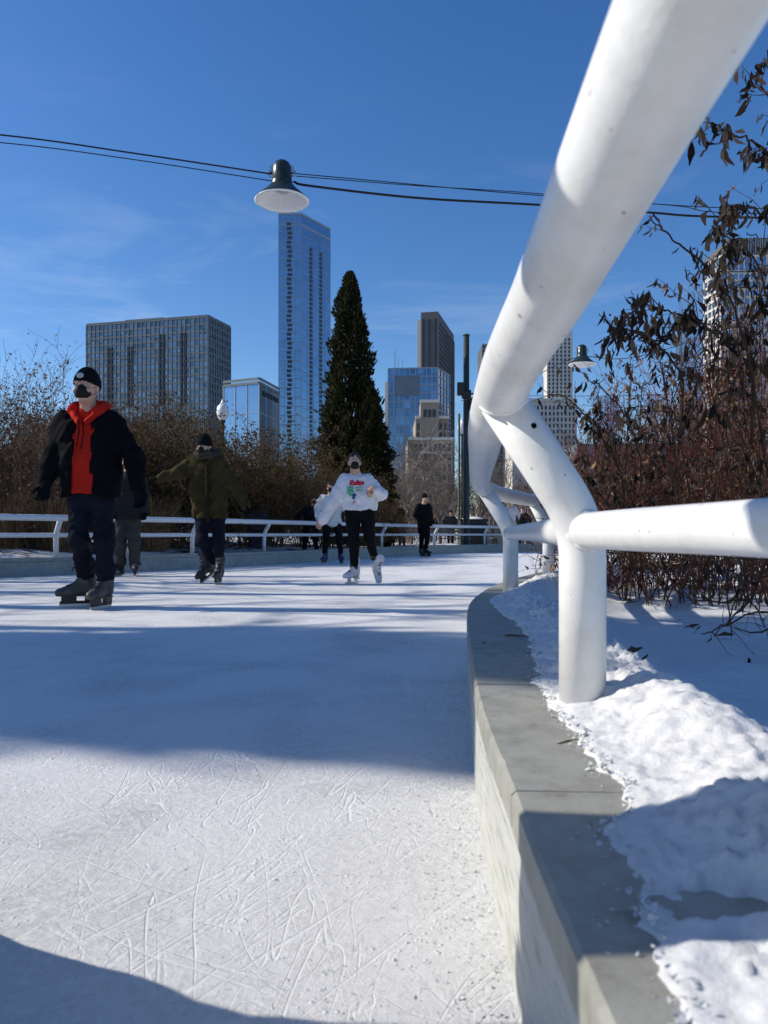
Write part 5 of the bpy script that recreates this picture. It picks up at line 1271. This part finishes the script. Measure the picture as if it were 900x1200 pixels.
# ---- a plain figure, used for the people farther off
def figure(label,px,d,H,coat,hatm,legm,skate,lean=0,arms=((-.30,1.08,-.05),(.30,1.08,-.05)),hem=.78,rz=0,step=(.10,-.06,.10,.08),hair=False,mask=True,group=None,gloves=False,flare=0,h=.013,stand=True,z0=0,coatname='coat'):
    P=Person(label,px,d,group,rz); P.root.location.z=z0; k=H/1.75
    V=lambda x,y,z: np.array([x,y,z])*k
    hd=V(lean,-.03,1.60); neck=V(lean*.9,.01,1.46); shL=V(-.17+lean*.85,.02,1.39); shR=V(.17+lean*.85,.02,1.39); wl=V(arms[0][0],arms[0][1-1+2],arms[0][1]); wr=V(arms[1][0],arms[1][2],arms[1][1])
    elL=(shL+wl)/2+V(-.07,.05,-.02); elR=(shR+wr)/2+V(.07,.05,-.02)
    hipL=V(-.08,.02,.92); hipR=V(.08,.02,.92); ax1,ay1,ax2,ay2=step; anL=V(-ax1,ay1,.25); anR=V(ax2,ay2,.25); knL=(hipL+anL)/2+V(-.01,-.05,0); knR=(hipR+anR)/2+V(.01,-.05,0)
    bx=((-.62*k,-.42*k,-.02),(.62*k,.42*k,1.85*k))
    f=Field(*bx,h); torso(f,hipL*.8+hipR*.2,hipR*.8+hipL*.2,shL*.85+shR*.15,shR*.85+shL*.15,neck,.06,.055,.03); g,s,q=head_shape(f,hd,.225*k); f.cone(neck+[0,0,-.04],hd+[0,.015,-.06],.05*k,.048*k,.03)
    for a,b,c in ((shL,elL,wl),(shR,elR,wr)): f.cone(a,b,.043*k,.036*k,.03).cone(b,c,.036*k,.026*k,.03)
    if not gloves:
        for b,c in ((elL,wl),(elR,wr)): hand(f,c,c-b,(0,-.9,.01),.95*k)
    for a,b,c in ((hipL,knL,anL),(hipR,knR,anR)): f.cone(a,b,.045,.036,.015).cone(b,c,.036,.03,.015)
    body=P.add('body',f,SKIN); face_bits(P,body,g,s,q)
    if mask: mask_shape(P,g,s,q,.009)
    if hair:
        c=g(0,.02,.03); f=Field(c-.17,c+.17,.009); f.ell(g(0,.022,.042),np.array([.083,.100,.096])*s,.02,rot=q); f.ell(g(0,.075,-.06),np.array([.065,.045,.10])*s,.04); f.ell(g(0,-.115,-.02),np.array([.062,.085,.072])*s,op='c'); P.add('hair',f,HAIR)
    if hatm: beanie(P,g,s,q,.009,hatm)
    f=Field(*bx,h); f.cone(hipL,hipR,.095*k,.095*k,.04)
    for a,b,c in ((hipL,knL,anL),(hipR,knR,anR)): f.cone(a,b,.095*k,.07*k,.04).cone(b,c,.07*k,.056*k,.04)
    f.cut(anL+[0,0,-.03],(0,0,-1)); f.fold(.005,26,10,26); P.add('trousers',f,legm)
    f=Field(*bx,h); bot=V(0,0,hem); dl=hipL.copy(); dr=hipR.copy(); dl[2]=dr[2]=hem*k+.08; torso(f,dl,dr,shL,shR,neck+V(0,0,-.05),.118*k,.10*k,.05); f.cut(bot,(0,0,-1))
    for a,b,c in ((shL,elL,wl),(shR,elR,wr)): f.cone(a,b,.082*k,.072*k,.05).cone(b,c,.072*k,.052*k,.04)
    if flare: f.cone(V(0,.02,.95),V(0,.02,.66),.16*k,.07*k,.03).cone(V(0,.02,.66),V(0,.02,hem),.07*k,flare*k,.05); f.cut(bot,(0,0,-1))
    f.fold(.007,24,12,22,px*.1); P.add(coatname,f,coat)
    if gloves:
        for e,c in ((elL,wl),(elR,wr)):
            f=Field(c-.18,c+.18,.009); hand(f,c,c-e,(0,-.9,.01),1.05*k); P.add('glove',f,KNIT)
    if skate:
        add_skate(P.root,skate,(anL[0],anL[1],0),R(-18),0,0,.95*k); add_skate(P.root,skate,(anR[0],anR[1],0),R(18),0,0,.95*k)
    return P
figure('small skater all in dark navy clinging to the far railing',364,17.2,1.48,cloth('navy_coat',(.010,.012,.022)),None,NAVY,'black',.10,((-.42,1.05,.05),(.30,.98,-.12)),.82,0,(.17,0,.17,.02),hair=True,gloves=True)
figure('skater in a white puffy jacket half hidden behind the woman in the printed sweatshirt',390,15.6,1.68,CREAM,None,LEG,'blue',-.05,((-.30,.98,-.18),(.30,1.0,-.10)),.78,0,(.17,0,.17,.02),hair=True,coatname='puffy_jacket')
figure('person in long black coat and hat standing still at the far kerb',497,20.6,1.70,BLACK,KNIT,BLACK,'black',0,((-.20,.95,-.05),(.20,.95,-.05)),.62,R(35),(.10,0,.08,.02),mask=False,gloves=True)
# people beyond the far railing, a few pixels each
PINKC=cloth('pink_jacket',(.55,.20,.22)); PALE=cloth('pale_jacket',(.62,.58,.62)); HOT=cloth('bright_pink_coat',(.55,.06,.14))
gp='people sitting and standing beyond the far railing'
figure('person in a pink jacket sitting low behind the far railing, right of the evergreen',471,26,1.25,PINKC,None,GREYC,None,0,hem=.6,h=.02,mask=False,hair=True,group=gp)
figure('person in white jacket and red hat, seen through the near railing',598,24.9,1.55,PALE,HOT,BLACK,None,0,hem=.6,h=.02,mask=False,group=gp,z0=.2)
figure('dark dressed person just right of the white jacket',612,27.5,1.5,DGREY,None,BLACK,None,0,hem=.6,h=.02,mask=False,hair=True,group=gp,z0=.1)
figure('dark dressed person sitting left of the pink jacket',459,27,1.15,BLACK,None,BLACK,None,0,hem=.5,h=.02,mask=False,hair=True,group=gp)
figure('person in a grey coat on the far terrace, left of the dark utility pole',528,33,1.65,GREYC,KNIT,BLACK,None,0,hem=.7,h=.025,mask=False,group=gp)
figure('person in a red coat on the far terrace, just left of the cabinet',541,36,1.6,HOT,None,BLACK,None,0,hem=.7,h=.025,mask=False,hair=True,group=gp)
figure('person in a navy coat walking far beyond the person in long black coat',508,38,1.7,NAVY,None,GREYC,None,0,hem=.6,h=.025,mask=False,hair=True,group=gp)
# friend standing beside the photographer, out of frame: the shadow on ice, kerb and rails
P_=figure('skater in a long flared dark coat standing out of frame beside the camera',-100,.93,1.80,DGREY,KNIT,NAVY,'black',0,((-.24,1.0,-.05),(.24,1.0,-.02)),.20,R(150),(.08,-.06,.07,.05),gloves=True,flare=.31)
P_.root.location=(-1.02,.915,0)
# ---------------------------------------------------------------- lamps, cables, poles and small things beyond the rink
LGREEN=mat('dark_green_enamel',(.018,.026,.022),.3,.5); LWHITE=mat('white_enamel',(.78,.78,.76),.4,.4); GLASSM=mat('frosted_lamp_lens',(.45,.46,.46),.2,.5,(.34,.35,.36),40); CABLE=mat('black_cable',(.012,.012,.014),.6,.3)
POLE=mat('dark_green_pole',(.022,.030,.026),.5,.4,(.03,.04,.034),4); OLP=mat('olive_pole',(.06,.07,.045),.6,.3); BOXM=mat('dark_equipment_box',(.02,.022,.024),.5,.3); GLOBE=mat('white_globe_glass',(.80,.80,.78),.3,.4)
def pendant(loc,s,label):
    r=empty('pendant_lamp',loc); r.scale=(s,s,s); tag(r,label,'lamp','pendant lamps hung on overhead cables')
    b=MB(); b.lathe([(.115,.006),(.128,-.004),(.170,-.050),(.283,-.150),(.287,-.156)],seg=40); sh=b.build('lamp_shade',LGREEN,r,True)
    b=MB(); b.lathe([(.10,-.012),(.125,-.020),(.165,-.062),(.240,-.130),(.2835,-.1575),(.290,-.164),(.275,-.174),(.238,-.160),(.230,-.142),(.158,-.070),(.120,-.034),(.09,-.024)],seg=40); b.build('reflector',LWHITE,sh,True)
    b=MB(); b.lathe([(0,-.075),(.05,-.068),(.085,-.050),(.10,-.018)],seg=24); b.build('lamp_lens',GLASSM,r,True)
    b=MB(); b.lathe([(.118,0),(.112,.03),(.112,.045),(.104,.05),(.104,.16),(.098,.20),(.078,.238),(.045,.262),(0,.27)],seg=28); hs=b.build('housing',LGREEN,r,True)
    for x in (-1,1):
        b=MB(); b.box((.112*x,0,.17),(.03,.05,.07)); b.tube([(.115*x,0,.16),(.145*x,0,.15),(.15*x,0,.11),(.115*x,0,.09)],.008,6); b.build('cable_clamp',STEEL,hs)
    return r
# lamp positions: centre of the rim
pendant((at(330.5,235,8.0)-Vector((0,0,-.155))),.98,'near green enamel lamp with white underside, hung on the cable above the tall glass tower')
pendant((at(682,427,16.2)-Vector((0,0,-.155))),.98,'distant green enamel lamp beside the slim cream tower, among the shrub twigs')
def cable(label,pts,r,n=10):
    o=pts[0]; b=MB(); b.tube([Vector(p)-Vector(o) for p in spline(pts,n)],r,6); c=b.build('overhead_cable',CABLE,None,True); c.location=o; return tag(c,label,'cable','overhead cables')
pl=(-9.6,7.0,5.15); pr=(9.8,10.0,4.85)
cable('upper cable on the left carrying the near lamp, stretched from the left edge',[pl,tuple(at(-250,138,7.3)),tuple(at(0,158,7.5)),tuple(at(160,180,7.75)),tuple(at(319,204,8))],.0085)
cable('thin lower cable on the left of the near lamp',[(pl[0],pl[1],pl[2]-.18),tuple(at(-250,148,7.3)),tuple(at(0,167,7.5)),tuple(at(150,186,7.75)),tuple(at(318,212,8))],.0055)
cable('thin upper cable running right from the near lamp behind the big rail',[tuple(at(342,203,8)),tuple(at(430,211,8.15)),tuple(at(620,228,8.45)),tuple(at(860,244,8.9)),tuple(at(1000,240,9.2)),pr],.0055)
cable('second thin cable twisted close under the thin upper one, right of the lamp',[tuple(at(342,206,8)),tuple(at(480,217,8.2)),tuple(at(620,226,8.45)),tuple(at(790,241,8.8)),tuple(at(890,250,8.95)),(pr[0],pr[1],pr[2]-.06)],.005)
cable('thick sagging power cable running right from the near lamp',[tuple(at(344,213,8)),tuple(at(365,218,8)),tuple(at(490,232,8.25)),tuple(at(630,240,8.5)),tuple(at(760,249,8.75)),tuple(at(880,255,8.9)),(pr[0],pr[1],pr[2]-.2)],.0125)
cable('faint cable reaching the distant lamp from behind the big rail',[tuple(at(540,470,17.5)),tuple(at(615,446,16.8)),tuple(at(676,419,16.2)),tuple(at(760,415,15.6)),tuple(at(1010,330,14))],.008)
cable('hair thin cable crossing low behind the slim cream tower',[tuple(at(560,462,24)),tuple(at(640,464,24)),tuple(at(760,463,24)),tuple(at(1000,455,24))],.008)
def pole(x,y,h,label,r=.10,base=.0,m=None,cap=True,group=None):
    t=empty('utility_pole',(x,y,base)); tag(t,label,'pole',group)
    b=MB(); b.lathe([(r*1.5,-.1),(r*1.5,.22),(r*1.08,.30),(r,.5),(r*.85,h),(0,h+.02)],seg=16); b.build('pole_shaft',m or POLE,t,True)
    if cap: c=MB(); c.lathe([(r*.85,h),(r*1.05,h+.01),(r*1.05,h+.05),(0,h+.09)],seg=16); c.build('pole_cap',POLE,t,True)
    return t
x,y=P2(546.5,26); h=zt(394,26)
t=pole(x,y,h,'dark slender utility pole with equipment boxes, rising beyond the far railing beside the near rail',.115)
b=MB(); b.box((-.19,-.02,zt(456,26)),(.24,.22,.42)); b.build('equipment_box',BOXM,t)
b=MB(); b.box((.20,-.02,zt(474,26)),(.22,.22,.40)); b.build('equipment_box',BOXM,t)
b=MB(); b.tube([(0,0,zt(462,26)),(.32,0,zt(461,26)),(.36,0,zt(458,26))],.03,6); b.tube([(-.15,0,zt(462,26)),(.15,0,zt(462,26))],.15,10); b.build('bracket',BOXM,t)
pole(-9.6,7.0,5.3,'dark pole past the left edge that holds the lamp cables',.08,.2,group='cable poles outside the frame'); pole(9.8,10.0,5.0,'dark pole past the right edge that holds the lamp cables',.08,.05,group='cable poles outside the frame')
pole(P2(538,29)[0],29,zt(485,29),'thin olive post just left of the dark utility pole',.05,0,OLP,False)
def lantern(px,d,py,s,label):
    x,y=P2(px,d); H=zt(py,d); r=empty('street_lantern',(x,y,-.05)); tag(r,label,'street lamp','white globe street lanterns')
    b=MB(); b.lathe([(.16,0),(.16,.3),(.09,.5),(.06,.8),(.045,H-.35*s),(.09,H-.30*s),(.09,H-.25*s)],seg=14); b.build('post',POLE,r,True)
    b=MB(); b.lathe([(.08*s,H-.27*s),(.16*s,H-.15*s),(.20*s,H+.02*s),(.17*s,H+.16*s),(.09*s,H+.25*s),(.03*s,H+.27*s)],seg=16); b.build('globe',GLOBE,r,True)
    b=MB(); b.lathe([(.07*s,H+.25*s),(.05*s,H+.32*s),(.012*s,H+.40*s),(0,H+.42*s)],seg=12); b.build('finial',GLOBE,r,True)
lantern(261,24,481,1.0,'white globe lantern poking out of the shrubs under the broad grey slab'); lantern(541.5,34,500,1.05,'white globe lantern beside the dark utility pole')
# benches, bins and tables on the terrace beyond the far railing
WOOD=mat('weathered_bench_wood',(.30,.24,.18),.7,.25,(.20,.16,.12),12); CONC=mat('pale_concrete',(.42,.41,.39),.85,.2,(.34,.33,.31),3)
def bench(px,d,label,rz=0):
    x,y=P2(px,d); r=empty('bench',(x,y,.0),rz); tag(r,label,'bench','benches on the terrace beyond the far railing')
    b=MB()
    for k in range(4): b.box((0,-.17+.115*k,.45),(1.7,.09,.035))
    b.build('seat',WOOD,r)
    b=MB()
    for k in range(3): b.box((0,.24+.02*k,.58+.12*k),(1.7,.03,.09))
    b.build('backrest',WOOD,r)
    for sx in (-1,1):
        b=MB(); b.box((.7*sx,0,.215),(.05,.40,.43)); b.box((.7*sx,.25,.55),(.05,.04,.5)); b.build('leg',BOXM,r)
bench(523,27.2,'bench behind the far railing, right of the person in the long black coat',.1); bench(480,28.5,'bench behind the far railing beside the person in pink',-.1); bench(600,30,'bench farthest right, seen through the bend of the near railing',.2)
x,y=P2(554,28.2); r=empty('equipment_cabinet',(x,y,0)); tag(r,'dark green cabinet with snow on its lid at the foot of the utility pole','cabinet')
b=MB(); b.box((0,0,.55),(.95,.7,1.1)); b.build('cabinet_body',POLE,r)
b=MB(); b.box((0,-.02,1.125),(1.02,.78,.05)); b.build('lid',BOXM,r)
b=MB(); b.box((-.24,-.356,.6),(.42,.012,.8)); b.box((.24,-.356,.6),(.42,.012,.8)); b.build('door',BOXM,r)
b=MB(); b.lathe([(0,.10),(.2,.085),(.36,.04),(.42,0)],(0,0,1.15),12); b.build('snow_cap',M['snow'],r,True)
x,y=P2(304,16.8); r=empty('litter_bin',(x,y,gz(x,y)-.02)); tag(r,'blue bin standing behind the far railing below the shrubs','bin')
BL=mat('blue_plastic',(.010,.020,.075),.45,.4); b=MB(); b.lathe([(.20,0),(.26,.72),(.27,.74)],seg=4); o=b.build('bin_body',BL,r); o.rotation_euler=(0,0,R(45))
b=MB(); b.lathe([(.28,.74),(.285,.78),(.15,.86),(0,.87)],seg=4); o=b.build('bin_lid',BL,r); o.rotation_euler=(0,0,R(45))
b=MB()
for k in range(3): b.box((-.25+.25*k,-.205,.40),(.02,.02,.5))
x,y=P2(585,31); r=empty('planter_wall',(x,y,0)); tag(r,'low pale concrete planter seen through the bend of the near railing','planter')
b=MB(); b.box((0,0,.32),(3.2,.5,.64)); b.build('planter_body',CONC,r); b=MB(); b.box((0,0,.66),(3.26,.56,.05)); b.build('planter_rim',CONC,r)
# far wood that closes the view: reads as one mass of bare twigs
random.seed(77); wd=MB()
for i in range(330):
    px=rnd(400,1250); d=rnd(52,95); x,y=P2(px,d); h=rnd(3.6,7.5)
    wd.tube([(x,y,-.1),(x+rnd(-.2,.2),y,h*.35)],[.09,.06],4,False)
    for k in range(30):
        z=rnd(.12,.9)*h; a=rnd(0,6.28); L=rnd(.5,1.5)*(1-z/h*.4); q=Vector((x+rnd(-.5,.5)*z/h*2,y+rnd(-.5,.5),z)); e=q+Vector((math.cos(a)*.6,math.sin(a)*.6,rnd(.3,1)))*L
        wd.tube([q,(q+e)/2+rvec(.1),e],[.03,.022,.012],3,False)
tag(wd.build('distant_wood',mat('distant_twigs',(.13,.095,.07),.9,.1,(.20,.15,.115),.4)),'hazy brown mass of bare trees far beyond the terrace','wood',kind='stuff')
SUNE, SKYS, EXPO = 4.9, .135, 0.10
# ---------------------------------------------------------------- sun, sky, camera
SUN_EL, SUN_AZ = 33.0, 6.0                  # the sun stands to the left, a little ahead of the viewer
sd=Vector((-math.cos(R(SUN_AZ))*math.cos(R(SUN_EL)), math.sin(R(SUN_AZ))*math.cos(R(SUN_EL)), math.sin(R(SUN_EL))))
ld=bpy.data.lights.new('sun','SUN'); ld.energy=SUNE; ld.angle=R(.53); ld.color=(1,.94,.85)
lo=bpy.data.objects.new('sun',ld); COL.objects.link(lo); lo.rotation_euler=sd.to_track_quat('Z','Y').to_euler(); lo.location=(-20,5,30)
w=bpy.data.worlds.new('World'); scene.world=w; w.use_nodes=True; nt=w.node_tree; L=nt.links.new
bg=nt.nodes['Background']; sky=N(nt,'ShaderNodeTexSky'); sky.sky_type='NISHITA'; sky.sun_disc=False
sky.sun_elevation=R(SUN_EL); sky.sun_rotation=R(270+SUN_AZ); sky.altitude=200; sky.air_density=1.0; sky.dust_density=.35; sky.ozone_density=3.0
hsv=N(nt,'ShaderNodeHueSaturation',Saturation=1.27,Hue=.508,Value=1.0); L(sky.outputs[0],hsv.inputs['Color'])
# thin cirrus low on the left, in the sky's own directions
tc=N(nt,'ShaderNodeTexCoord'); mp=N(nt,'ShaderNodeMapping'); mp.inputs['Scale'].default_value=(1.2,2.2,5.5); mp.inputs['Rotation'].default_value=(0,R(24),R(10)); L(tc.outputs['Generated'],mp.inputs[0])
cn=N(nt,'ShaderNodeTexNoise',Scale=2.4,Detail=9,Roughness=.62,Distortion=.5); L(mp.outputs[0],cn.inputs['Vector'])
cr=ramp(nt,[(.55,(0,0,0)),(.82,(.34,.34,.34))]); L(cn.outputs[0],cr.inputs[0])
sx=N(nt,'ShaderNodeSeparateXYZ'); L(tc.outputs['Generated'],sx.inputs[0])
hm=N(nt,'ShaderNodeMapRange'); hm.inputs[1].default_value=.52; hm.inputs[2].default_value=.12; hm.inputs[3].default_value=0; hm.inputs[4].default_value=1; L(sx.outputs[2],hm.inputs[0])
mu=N(nt,'ShaderNodeMath',operation='MULTIPLY'); L(cr.outputs[0],mu.inputs[0]); L(hm.outputs[0],mu.inputs[1])
mx=N(nt,'ShaderNodeMix',data_type='RGBA'); L(mu.outputs[0],mx.inputs[0]); L(hsv.outputs[0],mx.inputs[6]); mx.inputs[7].default_value=(6.5,7.0,7.6,1)
L(mx.outputs[2],bg.inputs['Color']); bg.inputs['Strength'].default_value=SKYS

cd=bpy.data.cameras.new('camera'); co=bpy.data.objects.new('camera',cd); COL.objects.link(co)
co.location=(0,0,CAMZ); co.rotation_euler=(R(90),0,0)
cd.sensor_fit='HORIZONTAL'; cd.sensor_width=36; cd.lens=36*FPX/900; cd.shift_y=(HOR-600)/900
cd.clip_start=.02; cd.clip_end=12000
cd.dof.use_dof=True; cd.dof.focus_distance=6.5; cd.dof.aperture_fstop=11
scene.camera=co
scene.render.resolution_x=768; scene.render.resolution_y=1024; scene.render.resolution_percentage=100
vs=scene.view_settings; vs.view_transform='Standard'; vs.look='None'; vs.exposure=EXPO; vs.gamma=1
